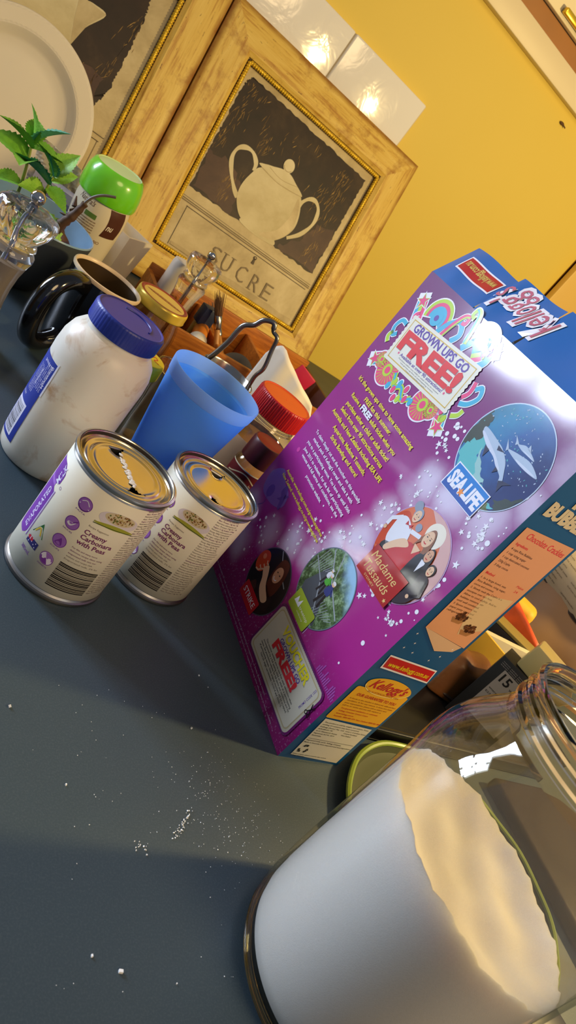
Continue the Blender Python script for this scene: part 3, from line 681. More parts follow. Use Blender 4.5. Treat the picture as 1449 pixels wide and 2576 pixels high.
# --- bowling roundel
cx,cy,r=97.5,50,28
disc(b,cx,cy,r+.9,ink('585060'),TF,3,n=64); disc(b,cx,cy,r,ink('1E1618'),TF,4,n=64)
stroke(b,clipc([(88,77),(104,66),(118,62)],cx,cy,r),1,ST,TF,5); stroke(b,clipc([(100,76),(106,66)],cx,cy,r),.7,ST,TF,5)
poly(b,clipc(spline([(96,74),(106,76),(112,64),(113,48),(104,40),(98,50),(95,62)],4,True),cx,cy,r),ink('5A2818'),TF,6)
disc(b,102.5,62,5.6,FL2,TF,7,n=24,ry=7.4)
for s_ in (-1,1): disc(b,102.5+s_*2.2,63.4,.9,HD,TF,8,n=8,ry=.6,rings=1)
stroke(b,arc(102.5,59.6,2.6,200,340,8),.9,WSH,TF,8)
poly(b,clipc(spline([(92,46),(104,48),(116,46),(118,32),(104,24),(94,30)],4,True),cx,cy,r),ink('2C1C1C'),TF,6)
poly(b,spline([(84,52),(90,47),(96,40),(108,36),(112,42),(100,47),(92,55),(87,58)],4,True),FL,TF,8)
disc(b,77.5,54.5,8.2,ink('D2481C'),TF,7,n=30,ry=10); disc(b,75.5,58,2.4,ink('E88A5A'),TF,8,n=16)
for q in ([(83,50),(80,46),(76,45)],[(85,52),(82,49),(78,50)],[(86,55),(84,53),(81,54)],[(86,58),(84,57),(82,59)]): stroke(b,q,1.5,FL,TF,9)
poly(b,clipc(spline([(86,40),(93,36),(95,28),(88,24),(82,30)],4,True),cx,cy,r),ink('4A2A22'),TF,6)
poly(b,rrect_pts(79.2,20,109.6,34,1.5),ink('C81C28'),TF,12); text(b,'STRIKE',82.5,24.6,24,5,Wm,TF,13,bold=.005)
# --- voucher
vd=[]
base=rrect_pts(129.6,12,218.4,57.5,5)
poly(b,rrect_pts(127.6,10.4,220.4,59.4,6),ink('6E1864'),TF,10); poly(b,base,ink('CFC6AE'),TF,11); poly(b,rrect_pts(131.6,14,216.4,55.5,4),ink('C2B084'),TF,12); poly(b,rrect_pts(132.6,15,215.4,54.5,3.4),ink('D6CEB8'),TF,13)
for i in range(44):
    x=130+i*2.02; rect(b,x,11.7,x+1.1,12.2,ink('6A5A6A'),TF,12); rect(b,x,57.3,x+1.1,57.8,ink('6A5A6A'),TF,12)
text(b,'VOUCHER',148.6,45.2,51.6,7.2,Gy,TF,14,bold=.05); text(b,'VOUCHER',148.2,45.6,51.6,7.2,Yl,TF,15,bold=.04)
text(b,'GROWN UPS GO',152.9,40.2,42,3.6,Vi,TF,14,bold=.03)
text(b,'FREE!',151.3,31.6,44,7.6,Gy,TF,14,bold=.05); text(b,'FREE!',151,32,44,7.6,Rd,TF,15,bold=.05)
for i,s_ in enumerate(('This voucher entitles you to one free adult admission when','accompanied by a full paying child or adult at a participating','venue. See promotion website for full terms and conditions and list','of participating venues. Only original vouchers will be accepted.','Valid for single use between 13/10/14 and 30/06/15.')):
    text(b,s_,173,28.2-i*2.55,(62,66,68,66,52)[i],1.75,Bk,TF,14,align='c',bold=.008)
text(b,'PROMO CODE 1323',211.6,34,20,1.9,Vi,TF,14,rot=pi/2,bold=.01)
for s_ in (-1,1):
    stroke(b,[(219-s_*1.5,40),(219+s_*1.8,47)],.7,Bk,TF,16); stroke(b,arc(219-s_*1.8,38.6,1.3,0,360,12),.6,Bk,TF,16)
for i,s_ in enumerate(('Conditions apply. Offer valid at participating venues only and cannot be used for sale in conjunction with any other offer. Subject to venue availability.','Not redeemable for cash. See website for details. Images are used for illustration in conjunction of Strike Bowling venues.')):
    text(b,s_,(45.4,30)[i],(3.6,7.2)[i],(158,150)[i],1.35,ink('D8C8DC'),TF,6)
# pale skyline lines low right
for i in range(7): rect(b,150+i*2.2,60.5+i*.2,150.9+i*2.2,66+i*.3+(i%3),ink('C890C8'),TF,1)
for i in range(16):
    x=196+i*1.9; rect(b,x,60.5,x+1.2,63+rs.uniform(0,7),ink('A850A4'),TF,1)
# --- blue side panel
SY=ink('F2B428'); SCr=ink('E2DCCA'); SOr=ink('E6A478'); SBr=ink('5A3418')
text(b,'RICE',24,264,34,11,ink('D8C8A8'),TS,6,bold=.06); text(b,'BUBBLES',8,251.2,50,9.5,ink('D8C8A8'),TS,6,bold=.06)
poly(b,[(6,239),(58.6,242),(58.6,141),(9,147)],SOr,TS,6)
text(b,'Chocolate Crackles',13,232.5,43,4.6,Rd,TS,7,shear=.1,bold=.01)
def lines(mb,L,x,y,h,dy,mat,T,k,wch=None):
    for i,s_ in enumerate(L): text(mb,s_,x,y-i*dy,(wch*len(s_) if wch else None),h,mat,T,k,bold=.008)
text(b,'Ingredients',10.5,226,13,2,Rd,TS,7,bold=.02)
lines(b,('4 cups Rice Bubbles','1 cup icing sugar','1 cup desiccated coconut','250g Copha','3 tbsp cocoa'),10.5,222,1.7,3.6,SBr,TS,7,1.25)
text(b,'Method',10.5,200,9,2,Rd,TS,7,bold=.02)
lines(b,('1. In a large bowl, mix','Rice Bubbles, icing sugar,','cocoa and coconut.','2. Slowly melt the Copha in a','saucepan over low heat.','Allow to cool slightly. Add to','bubbles mixture, stir','until well combined.','3. Spoon mixture into','paper patty cases and','refrigerate until firm.'),10.5,196,1.5,3.1,SBr,TS,7,1.22)
text(b,'Makes',46,200,8,1.9,Rd,TS,7); text(b,'24',48,196,4,1.9,Rd,TS,7)
def crackle(x,y):
    rk=random.Random(int(x)); poly(b,[(x-7,y-2),(x+7,y-2),(x+4,y-6),(x-4,y-6)],ink('B07A4A'),TS,8)
    for i in range(46):
        a=rk.uniform(0,pi); d=rk.uniform(0,7); disc(b,x+d*cos(a),y-2+d*sin(a)*.9,rk.uniform(.8,1.5),ink(('4A2810','6A3C1C','7C4A26')[i%3]),TS,9+i%4,n=8,rings=1)
poly(b,[(30,186),(56,190),(58,160),(40,150),(32,164)],ink('E2C294'),TS,7)
crackle(28,164); crackle(45,157)
poly(b,[(9,147),(55.9,141),(52,135),(36,131),(24,138)],ink('E0B894'),TS,6)
for x,y in ((8,140),(14,132),(46,128),(50,137),(9,126),(40,122),(20,124)): star(b,x,y,1.3,Wm,TS,7,n=4,inner=.25)
poly(b,[(5,117),(57,115.6),(60,102),(7,104)],Wm,TS,7); poly(b,[(6,115.6),(56.2,114.2),(58.8,103.4),(8.2,105.4)],ink('C81E22'),TS,8)
text(b,'www.kellogg.com.au',11,107.2,44,4.2,Yl,TS,9,shear=.1,rot=-.02,bold=.01)
disc(b,33,88,24,SY,TS,8,n=48,ry=8.6,rot=-.06); poly(b,rrect_pts(4.8,48.4,58.8,84,2),SY,TS,7); 
stroke(b,arc(33,88,23.4,180,360,24,8.6),.7,ink('FFE08A'),TS,9)
text(b,"Kellogg's",14,85.6,38,8,ink('C01828'),TS,10,shear=.4,bold=.025,rot=-.03); text(b,'IN AUSTRALIA SINCE 1924',17,80.8,33,1.6,ink('B85A1A'),TS,10,bold=.01,rot=-.02)
text(b,'OUR GUARANTEE TO YOU',11,75,42,2.7,ink('C01828'),TS,10,bold=.02,rot=-.03)
BR=ink('9A4A14')
lines(b,('A foods in the market is delivered, with perfect','condition. If, for any reason, it does not meet','your expectations, please tell us where and','call us or write and we will replace it.'),8,71,1.2,2.6,BR,TS,10,1.02)
lines(b,('For guaranteed satisfaction or comment:','Kellogg Consumer Contact Centre','www.kellogg.com.au','Australia: 1800 000 474  New Zealand: 0800 881 889'),10,60,1.35,2.9,ink('C01828'),TS,10,.98)
poly(b,[(6.6,47),(57,45.4),(58,2.8),(8.6,4.6)],SCr,TS,7)
lines(b,('The product is sold by weight, not volume. Some','settling of contents may have occurred.','Kellogg (Aust.) Pty. Ltd.','ACN 000 031 747','41-51 Wentworth Avenue','Pagewood, N.S.W. 2019','Australia.'),9,43,1.15,2.5,Bk,TS,9,.98)
lines(b,('Level 2, 4 Graham Street','Central Auckland','New Zealand'),35,38,1.1,2.5,Bk,TS,9,.9)
rect(b,9,24.6,56,24.9,Bk,TS,9); lines(b,('Registered trade marks. Kellogg Company,','Made in Australia from imported and local ingredients.'),9,22.2,1.15,2.5,Bk,TS,9,.9)
for i in range(3):  # recycling arrows
    a=radians(90+120*i); p=[(15+4*cos(a+d),12.5+4*sin(a+d)) for d in (-.5,-.15,.2)]
    stroke(b,p,2.0,Bk,TS,9); e=a+.5; poly(b,[(15+5.6*cos(a+.25),12.5+5.6*sin(a+.25)),(15+2.2*cos(a+.25),12.5+2.2*sin(a+.25)),(15+4*cos(a+.8),12.5+4*sin(a+.8))],Bk,TS,9)
lines(b,('When empty, please recycle this carton.','Kellogg Company'),9,5.8,1.0,1.9,Bk,TS,9,.9)
carton=b.build('carton',box,None)
# torn top flap in three pieces
b=MB(); wv=Vector((0,.51,.86)); PIECES=((0,64,41,40,0),(65.5,117,42,43,1.3),(120,227,44.5,45,2.2))
M_BLUE2=plain('1E66AE',.3,coat=.6,coat_rough=.12,var=.08,scale=14,name='blue_flap_gloss')
def flap_pt(U,w,bend=0,up=0):
    p=Vector((XF+U/1000,YF,BH-.0005))+wv*(w/1000)+Vector((0,-.86,.51))*up
    return p
def fdisp(a,c,ph): return .0016*c*sin(5*a+ph)+.0011*sin(pi*c)*sin(9*a+ph)+(.002*c if ph>1 else 0)
for U0,U1,w0,w1,ph in PIECES:
    def fn(a,c,ph=ph,U0=U0,U1=U1,w0=w0,w1=w1):
        w=(w0+(w1-w0)*a)*c
        if U0==0 and a<.05: w*=1
        return tuple(flap_pt(U0*(1-c*.0)+(U1-U0)*a,w,0,fdisp(a,c,ph)))
    b.grid(fn,24,8,M_BLUE2)
def TFl(x,y,k): # upside-down print on the flap, x grows to the left
    for U0,U1,w0,w1,ph in PIECES:
        if x<=U1+.75: break
    a=min(1,max(0,(x-U0)/(U1-U0))); c=min(1,y/(w0+(w1-w0)*a))
    return tuple(flap_pt(x,y,0,fdisp(a,c,ph)+.00025+k*.00012))
rect(b,10,15,58,31,Wm,TFl,0,20,8); rect(b,11.4,16.4,56.6,29.6,ink('B81E26'),TFl,1,20,8)
text(b,'www.kellogg.com.au',54,26.4,40,6.5,ink('D8B860'),TFl,2,rot=pi,bold=.02)
text(b,"Kellogg's",128,32,64,21,Wm,TFl,3,rot=pi,shear=.35,bold=.07); text(b,"Kellogg's",127.4,31.4,62,20,ink('C86A80'),TFl,6,rot=pi,shear=.35,bold=.0)
b.build('top_flap',box,None)
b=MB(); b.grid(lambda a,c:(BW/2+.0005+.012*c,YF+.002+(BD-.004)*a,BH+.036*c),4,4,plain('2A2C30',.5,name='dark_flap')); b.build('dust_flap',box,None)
b=MB(); b.grid(lambda a,c:(XF+.004+(BW-.008)*a,-YF+.006*c,BH+.03*c-.001),4,4,M_BOARD); b.build('back_flap',box,None)

# ================================================================== MILK TINS
M_STEEL=plain('C9C4BC',.28,metal=1,var=.05,name='tinplate'); M_LIDS=plain('E8DAB8',.2,metal=1,var=.05,name='wall_tinted_tin_lid'); M_STEEL_D=plain('8E8A86',.35,metal=1,name='dull_tin')  # lid metal warmed to mimic the yellow wall reflected in it
M_LABEL=plain('E6DEC6',.5,var=.03,scale=20,spec=.35,name='cream_paper_label'); M_INSIDE=plain('2A2018',.5,name='tin_inside')
PP=pink_('7A3A9E'); PP2=pink_('A06AC0'); PW=pink_('E8E2EE'); PT=pink_('7C3468'); PG=pink_('8A7A70'); PB=pink_('16120E'); PGr=pink_('2E6A34'); PYe=pink_('D8B838'); PRd=pink_('B82838'); PNv=pink_('2C2A66')
CR,CHT=.0365,.0991
def make_can(label,loc,dth,residue,hole_rot):
    root=thing('milk_tin',label,'tin can',(loc[0],loc[1],0),radians(dth),'evaporated milk tins')
    b=MB(); seam=lambda z0,s:[(CR-.0008,z0),(CR+.0009,z0+s*.0006),(CR+.0012,z0+s*.0018),(CR+.0009,z0+s*.0030),(CR-.0002,z0+s*.0036)]
    b.lathe([(.0,.001),(.030,.001),(.0345,.0005),(CR-.001,.0)],M_STEEL_D,96)
    b.lathe(seam(0,1),M_STEEL_D,96)
    b.lathe([(CR-.0002,.0036),(CR-.0010,.0050),(CR-.0002,.0058),(CR-.0003,CHT-.0055),(CR-.0009,CHT-.0045),(CR-.0002,CHT-.0036)],M_STEEL,96)
    b.lathe(seam(CHT,-1)[::-1],M_STEEL,96)
    b.lathe([(CR-.001,CHT),(CR-.0018,CHT-.0012),(CR-.0020,CHT-.0030),(CR-.0022,.003)],M_INSIDE,64)
    b.build('body',root)
    # label paper with print
    b=MB(); lr=CR+.00015
    b.lathe([(lr-.0004,.0062),(lr,.0064),(lr,CHT-.0062),(lr-.0004,CHT-.0060)],M_LABEL,120)
    def TC_(x,z,k):   # x in degrees*? : arc length mm from theta -95 deg, z mm
        th=radians(-95)+x/1000/CR; rr_=lr+.00008+k*.00004; return (rr_*cos(th),rr_*sin(th),z/1000)
    X=lambda th:radians(th+95)*CR*1000
    for i,(th,z) in enumerate(((-127.6,77.6),(-127.6,61.3),(-127.6,45.1),(-127.7,28.2))):
        x=X(th); disc(b,x,z,5.0,PP,TC_,1); disc(b,x,z,4.5,PP2 if i<3 else PW,TC_,2)
        if i==0:
            for j in range(4): poly(b,arc(x,z,4.5,-150+j*0,-30,10),PP,TC_,3)
            stroke(b,spline([(x-3,z+1),(x,z+3),(x+3,z+.5)],4),.6,PW,TC_,4); stroke(b,[(x-4,z-1),(x+4,z-1.8)],.6,PW,TC_,4)
        elif i==1:
            poly(b,spline([(x+2.6,z+2.6),(x+.2,z+.6),(x-2.6,z-.2),(x-3,z-1.8),(x-.6,z-2.6),(x+1.4,z-.6)],4,True),PW,TC_,3); stroke(b,[(x+.5,z+.5),(x+3,z+3)],.9,PP,TC_,4)
        elif i==2: poly(b,spline([(x-2.4,z-2.8),(x-.8,z+.4),(x+.6,z+2.4),(x+2.6,z-2.6)],4,True),PP,TC_,3)
        else:
            poly(b,arc(x,z,4.4,0,120,10)+[(x,z)],PP2,TC_,3); poly(b,arc(x,z,4.4,180,300,10)+[(x,z)],PP,TC_,3)
        text(b,('PASTA','SAUCES','SOUPS','DESSERTS')[i],x-3.6,z-6.6,7.2,1.0,PP,TC_,2)
    # purple brand shape towards the left edge
    pts=spline([(173,82),(184,86),(194,80),(195.5,69),(190,67)],6)
    prof=[(165,26),(170,24.5),(176,24.5),(182,25.4),(188,26.6),(192,30)]
    for seg in range(24):
        z0=24.5+seg*2.5; z1=z0+2.5
        def wid(z):
            t_=(z-24.5)/60; a0=168-2*t_; a1=193+2*t_
            if z<30: m_=(30-z)/5.5; a1-=6*m_*m_; a0+=4*m_*m_
            if z>78: m_=(z-78)/6.5; a1-=10*m_*m_
            if 66<z<70: a1-=6
            return a0,a1
        (a0,a1),(c0,c1)=wid(z0),wid(z1)
        n=8; vs=[TC_(X(a0-360+(a1-a0)*i/n),z0,1) for i in range(n+1)]+[TC_(X(c0-360+(c1-c0)*i/n),z1,1) for i in range(n+1)]
        b.add(vs,[(i,i+1,n+2+i,n+1+i) for i in range(n)],PP2 if 66<z0+1<69 else PP,False)
    stroke(b,[(X(-165.5),z) for z in range(27,67,3)],.7,PW,TC_,2); stroke(b,[(X(-164),z) for z in range(27,67,3)],.5,PP2,TC_,2)
    text(b,'EVAPORATED',X(-172),30,34,4.0,PW,TC_,2,rot=pi/2,bold=.02); text(b,'MILK',X(-168),70.5,13,4.6,PW,TC_,2,rot=pi/2,bold=.03)
    stroke(b,arc(X(-161),71,1.0,0,360,12),.25,PP,TC_,1)
    # green triangle mark and flag
    poly(b,[(X(-150.5),45.2),(X(-142.4),35.6),(X(-159.4),34.6)],PGr,TC_,1); stroke(b,spline([(X(-156),36.4),(X(-152),41),(X(-149),39),(X(-147),36.4)],4),1.0,PYe,TC_,2)
    rect(b,X(-159.6),25.8,X(-142.2),31.2,PNv,TC_,1,6,1); rect(b,X(-159.6),28.4,X(-151),31.2,PRd,TC_,2,3,1); stroke(b,[(X(-159.6),28.4),(X(-151),31.2)],.4,PW,TC_,3); stroke(b,[(X(-159.6),31.2),(X(-151),28.4)],.4,PW,TC_,3); stroke(b,[(X(-155.3),28.4),(X(-155.3),31.2)],.5,PW,TC_,3)
    for q in ((-148,28),(-145.5,30),(-145,27),(-156,27)): star(b,X(q[0]),q[1],.6,PW,TC_,3,n=5)
    text(b,'385mL',X(-160.5),19.4,9.6,2.6,PP,TC_,1)
    # serving bowl picture
    x=X(-90)
    disc(b,x,78.5,13.5,pink_('E4D8DC'),TC_,1,n=48,ry=6.6,rings=6); disc(b,x,80.5,10.5,pink_('D8C6A0'),TC_,2,n=40,ry=4.4,rings=5)
    rk=random.Random(5)
    for i in range(60):
        a=rk.uniform(0,6.28); d=sqrt(rk.random()); disc(b,x+9*d*cos(a),81+3.4*d*sin(a),rk.uniform(.5,1.1),pink_(('7A4A24','C8AC70','9A7440','6A7434')[i%4]),TC_,3+i%3,n=8,ry=rk.uniform(.3,.7),rings=1,rot=rk.uniform(0,3))
    st=[(x-14+i*2,73.4-.06*(i-7)**2*.4+.25*i*0) for i in range(15)]
    stroke(b,st,[.6+3.0*sin(pi*i/14) for i in range(15)],pink_('A8A838'),TC_,3); stroke(b,[(a,z-1.1) for a,z in st],.6,pink_('4A5A24'),TC_,4)
    text(b,'serving suggestion',X(-112),72.5,13,1.0,PG,TC_,1,rot=-.05); text(b,'Recipe Suggestion',X(-113),66.6,14,1.3,PG,TC_,1)
    text(b,'Creamy',X(-113),60.6,15.4,3.4,PT,TC_,2,bold=.02); text(b,'Carbonara',X(-113.3),56.0,22,3.4,PT,TC_,2,bold=.02); text(b,'with Peas',X(-113.7),51.4,20,3.4,PT,TC_,2,bold=.02)
    for i,s_ in enumerate(('For this and many more','delicious recipe ideas using','evaporated milk visit our','website and recipe club.','Evaporated milk, 2% fat')):
        text(b,s_,X(-113.8),46.6-i*2.6,(18,23,20,19,24)[i],1.2,PG if i>2 else PT,TC_,1)
    # barcode lies on its side: bars run across
    z=12.0; rk=random.Random(9); x0,x1=X(-114.5),X(-71.3)
    while z<32.6:
        t_=rk.choice((.35,.35,.6,.9)); stroke(b,[(x0+(x1-x0)*i/14,z+t_/2) for i in range(15)],t_,PB,TC_,1); z+=t_+rk.choice((.3,.35,.6))
    rk=random.Random(14)
    for i in range(36):
        z=92.6-i*2.25
        w=rk.uniform(17,24)
        text(b,rk.choice(('Ingredients: fresh milk and','Nutrition information per','Storage: refrigerate after','opening and use within three','days. Protein 7.8g Fat 1.9g','Energy 340kJ Carbohydrate','Sugars 11.2g Sodium 110mg','Calcium 270mg Vitamin D')),X(-68.5),z,w,1.25,PT if i in (0,1,4,9,20) else PG,TC_,1,bold=.004)
    b.build('label',root,None)
    # lid: polar sheet with beads and two punched holes
    b=MB(); holes=[(radians(hole_rot[0]-dth),.0195),(radians(hole_rot[1]-dth),.0195)]
    rings=[(.0010,.0),(.006,.0),(.011,.0),(.014,.0),(.0165,.0),(.0180,.0),(.0195,.0),(.0210,.0),(.0225,.0001),(.0238,.0009),(.0250,.0012),(.0262,.0006),(.0272,.0000),(.0285,.0002),(.0296,.0009),(.0306,.0011),(.0316,.0002),(.0328,-.0004),(.0338,-.0004),(.0345,.0008),(.0349,.0036),(.0355,.0041)]
    n=120; vs=[];fs=[]; zt=CHT-.0042
    for r_,dz in rings:
        for i in range(n):
            a=2*pi*i/n; dent=0
            for ha,hr in holes:
                d=sqrt((r_*cos(a)-hr*cos(ha))**2+(r_*sin(a)-hr*sin(ha))**2); dent-=.0022*max(0,1-d/.009)**2
            vs.append((r_*cos(a),r_*sin(a),zt+dz+dent))
    for j in range(len(rings)-1):
        for i in range(n):
            a=2*pi*(i+.5)/n; r_=(rings[j][0]+rings[j+1][0])/2; skip=False
            for ha,hr in holes:
                dx=r_*cos(a-ha)-hr; dy=r_*sin(a-ha)
                if -.0042<dx<.0042 and abs(dy)<.0066*(dx+.0042)/.0084+.0003: skip=True
            if not skip: k=(i+1)%n; fs.append((j*n+i,j*n+k,(j+1)*n+k,(j+1)*n+i))
    fs.append(tuple(range(n))[::-1])
    b.add(vs,fs,M_LIDS,True)
    for ha,hr in holes: # bent-down tongues
        M=Matrix.Rotation(ha,4,'Z')
        b.add([(hr+.0046,-.0060,zt-.0012),(hr+.0046,.0060,zt-.0012),(hr+.0034,0,zt-.0100),(hr+.0050,-.006,zt-.0002),(hr+.0050,.006,zt-.0002)],[(0,1,2),(0,1,4,3)],M_STEEL,False,M)
    b.build('lid',root,50)
    if residue:
        b=MB(); rk=random.Random(3); a0,a1=holes[0][0],holes[1][0]
        p0=Vector((.0175*cos(a0),.0175*sin(a0))); p1=Vector((.0165*cos(a1),.0165*sin(a1))); d=(p1-p0).normalized(); nn_=Vector((-d.y,d.x))
        for i in range(70):
            t_=rk.random(); p=p0.lerp(p1,t_)+nn_*rk.gauss(.0012,.0009); b.ball((p.x,p.y,zt+.0002),rk.uniform(.0008,.0016),plain('F0E8D8',.45,name='dried_milk',sub=.1),sc=(1,1,.25),seg=(8,6))
        b.build('milk_residue',root)
    return root
make_can('evaporated milk tin with dried milk streak across lid, beside mayonnaise jar',(.1941,.3989),0,True,(102,-79))
make_can('evaporated milk tin with clean pierced lid, between blue tumbler and cereal box',(.2772,.4301),-27.8,False,(73,-107.5))

# ================================================================== MAYONNAISE JAR
def m_mayo():
    t=NT('milky_plastic_with_stains')
    f=t.noise(26,5,.62,dist=.6)
    c=t.mix(t.ramp(f,((.53,0.0),(.70,1.0))),lin('E6DECE'),lin('B4864E'))
    c=t.mix(t.math('MULTIPLY',t.ramp(t.noise(14,3),((.4,0.0),(.7,1.0))),.35),c,lin('D8C4A8'))
    t.bsdf(c,.38,spec=.4,sub=.25,subr=(.006,.004,.003)); return t.m
mj=thing('mayonnaise_jar','white plastic mayonnaise jar with blue screw lid and stained side','jar',(.188,.531,0))
b=MB(); b.lathe([(.0,.0012),(.030,.0012),(.0335,.0006),(.0352,.003),(.0366,.010),(.0374,.025),(.0378,.05),(.0380,.080),(.0384,.098),(.0376,.109),(.0348,.118),(.0305,.1235),(.0278,.1255),(.0272,.129),(.0285,.1296),(.0285,.1308),(.0270,.1315),(.0270,.138)],m_mayo(),80); b.build('bottle',mj)
M_MB=plain('1E2E8C',.4,var=.05,spec=.5,name='navy_blue_plastic'); M_MBT=plain('3A3486',.45,var=.06,name='scuffed_lid_top')
b=MB(); mod=lambda a,r,z:((r+(.00025*cos(60*a) if r>.0285 and .131<z<.143 else 0))*cos(a),(r+(.00025*cos(60*a) if r>.0285 and .131<z<.143 else 0))*sin(a),z)
b.lathe([(.0275,.1305),(.0290,.1300),(.0292,.1315),(.0292,.1428),(.0286,.1443),(.0276,.1450)],M_MB,180,mod=mod)
b.lathe([(.0276,.1450),(.0268,.1447),(.0264,.1442),(.0,.1442)],M_MBT,80)
pts=[(.017*cos(radians(a)),.017*sin(radians(a)),.1444) for a in range(-40,101,5)]
b.tube(pts,.0007,M_MB,8)
b.build('cap',mj)
b=MB()
M_LB=pink_('24348E'); lr=.0386
def rz_(z): # bottle radius for the label
    P=[(.003,.0352),(.010,.0366),(.025,.0374),(.05,.0378),(.08,.0380),(.098,.0384),(.11,.0372)]
    for (z0,r0),(z1,r1) in zip(P,P[1:]):
        if z<=z1: return r0+(r1-r0)*(z-z0)/(z1-z0)
    return P[-1][1]
def TM(x,z,k):
    th=radians(-152)-x/1000/.038; rr_=rz_(z/1000)+.0002+k*.00005; return (rr_*cos(th),rr_*sin(th),z/1000)
b.grid(lambda a,c:TM(-1.5+86*a,90-77*c if a>0 else 90-77*c,0),60,16,M_LB)
b.grid(lambda a,c:TM(-3.2+1.6*a,92-31*c,0),2,8,pink_('E6E2E8'))
rect(b,4,16,24,46,PW,TM,1,10,4)
x=5; rk=random.Random(8)
z=17.5
while z<44: t_=rk.choice((.4,.5,.9)); rect(b,6,z,21,z+t_,PB,TM,2,8,1); z+=t_+rk.choice((.4,.5,.8))
text(b,'9 300607 390124',23.4,18,24,1.6,PB,TM,2,rot=pi/2)
text(b,'WHOLE EGG',14,50,9,2.2,PW,TM,1); text(b,'Dressing',0,84,16,2.4,PW,TM,1)
for i in range(9): text(b,rk.choice(('Ingredients: sunflower oil','whole egg, vinegar, sugar','salt, lemon juice, mustard','Keep refrigerated after open','Nutrition information','Serving size 20g energy')),2+i*2.1,56 if i>3 else 62,24,1.1,PW,TM,1,rot=pi/2)
text(b,'TRADITIONAL',12,64,14,2.0,PW,TM,1,rot=pi/2); text(b,'Mayonnaise',3,66,20,3.0,PW,TM,1,rot=pi/2,shear=.2)
b.build('label',mj,None)

# ================================================================== BLUE TUMBLER
M_TUM=translucent('blue_frosted_plastic','78C0FF','84C6FF',.6,.35)
M_TUMR=translucent('blue_frosted_rim','A8CEFA','B4D6FA',.6,.4,.14)
tb=thing('tumbler','frosted blue plastic tumbler standing empty behind the tins','tumbler',(*polar(62.3,.597),0))
R_=lambda z:.0238+.1365*z
b=MB(); b.lathe([(.0,.004),(R_(.0)-.002,.0035),(R_(0)-.001,.0),(R_(0),.001)]+[(R_(z),z) for z in (.02,.045,.07,.095,.115,.1215)],M_TUM,80); 
b.lathe([(R_(.1215),.1215),(R_(.1215)+.0006,.1222),(.0418,.128),(.0422,.1335),(.0420,.1342),(.0413,.1342),(.0409,.1330),(.0402,.122)],M_TUMR,80)
b.lathe([(.0402,.122),(R_(.115)-.0012,.1205)]+[(R_(z)-.0012,z) for z in (.095,.07,.045,.02,.006)]+[(.0,.006)],M_TUM,80)
b.build('cup',tb)

# ================================================================== SUGAR JAR (foreground)
GJ=polar(20.3,.366)
M_GL=thin_glass('jar_glass','FBFAF6',.05,1.0); M_GLR=real_glass('thick_jar_glass','FFF6E0'); M_GLB=real_glass('wall_glow_jar_foot','F6E2AC')  # foot glass tinted gold to imitate the yellow wall refracted through it
sj=thing('storage_jar','big clear glass jar two thirds full of white sugar in front','jar',(GJ[0],GJ[1],0))
outer=[(.0545,.0012),(.0575,.0022),(.0608,.0060),(.0632,.0125),(.0645,.022),(.0653,.040),(.0657,.070),(.0657,.110),(.0660,.135),(.0668,.147),(.0668,.156),(.0655,.165),(.0628,.174),(.0585,.182),(.0545,.1885),(.0525,.193)]
b=MB(); b.lathe(outer,M_GL,128); 
b.lathe([(r_-.0022,z) for r_,z in outer[2:]][::-1],M_GL,128)
b.build('glass_body',sj)
b=MB()
neck=[(.0525,.193),(.0518,.1960),(.0518,.1985),(.0532,.1996),(.0532,.2012),(.0518,.2024),(.0518,.2050),(.0530,.2062),(.0530,.2076),(.0518,.2088),(.0518,.2120),(.0528,.2134),(.0530,.2148),(.0518,.2162),(.0500,.2160),(.0490,.2140),(.0490,.196),(.0500,.192),(.0525,.193)]
b.lathe(neck,M_GLR,128); b.build('neck_ring',sj)
b=MB(); b.lathe([(.0,.0),(.052,.0),(.0540,.0004),(.0575,.0022),(.0598,.0050),(.0610,.0080),(.0590,.0082),(.056,.0066),(.0,.0060),(.0,.0)],M_GLB,96); 
for k in range(3): 
    z=.0026+k*.0022; r_=.0582+k*.0014; b.tube([(r_*cos(2*pi*i/96),r_*sin(2*pi*i/96),z) for i in range(96)],.0009,M_GLB,8,True)
b.build('glass_base',sj)
def m_sugar():
    t=NT('white_sugar'); f=t.noise(1500,2,.6)
    t.bsdf(t.mix(f,lin('DCD8D8'),lin('F0ECEC')),.6,spec=.2,sub=.9,subr=(.010,.009,.008)); t.bump(t.noise(1800,2,.7),.35,.0008); return t.m
M_SUG=m_sugar()
b=MB(); n=128; prof=[(.0,.0068),(.050,.0070),(.0555,.0085),(.0590,.012),(.0612,.020),(.0622,.032),(.0629,.06),(.0631,.095)]
b.lathe(prof,M_SUG,n)
# concave top; camera direction is local azimuth 200.3 deg
ca=radians(200.3); rk=random.Random(2)
def ztop(r_,a):
    f=cos(a-ca); edge=.1205+.010*f-.008*sin(a-ca)+(.0009*sin(9*a)+.0006*sin(23*a+1)+.0004*sin(47*a))*max(0,(r_/.0631-.86)/.14)
    t_=r_/.0631; dip=.022*(1-t_**2.2)
    x,y=r_*cos(a-ca),r_*sin(a-ca)
    lump=.0055*math.exp(-((x+.018)**2+(y-.012)**2)/.0005)+.0022*sin(x*150+1)*cos(y*120)
    return edge*t_**1.4+(1-t_**1.4)*.1205-dip+lump*(1-t_**4)
NR=24; vs=[];fs=[]
for j in range(NR+1):
    r_=.0631*(1-j/NR)+1e-5
    for i in range(n):
        a=2*pi*i/n; vs.append((r_*cos(a),r_*sin(a),ztop(r_,a)))
o_=len(b.v); 
for j in range(NR):
    for i in range(n):
        k=(i+1)%n; fs.append((j*n+i,j*n+k,(j+1)*n+k,(j+1)*n+i))
b.add(vs,fs,M_SUG,True)
side=[];fs=[]
for i in range(n): a=2*pi*i/n; side.append((.0631*cos(a),.0631*sin(a),.095))
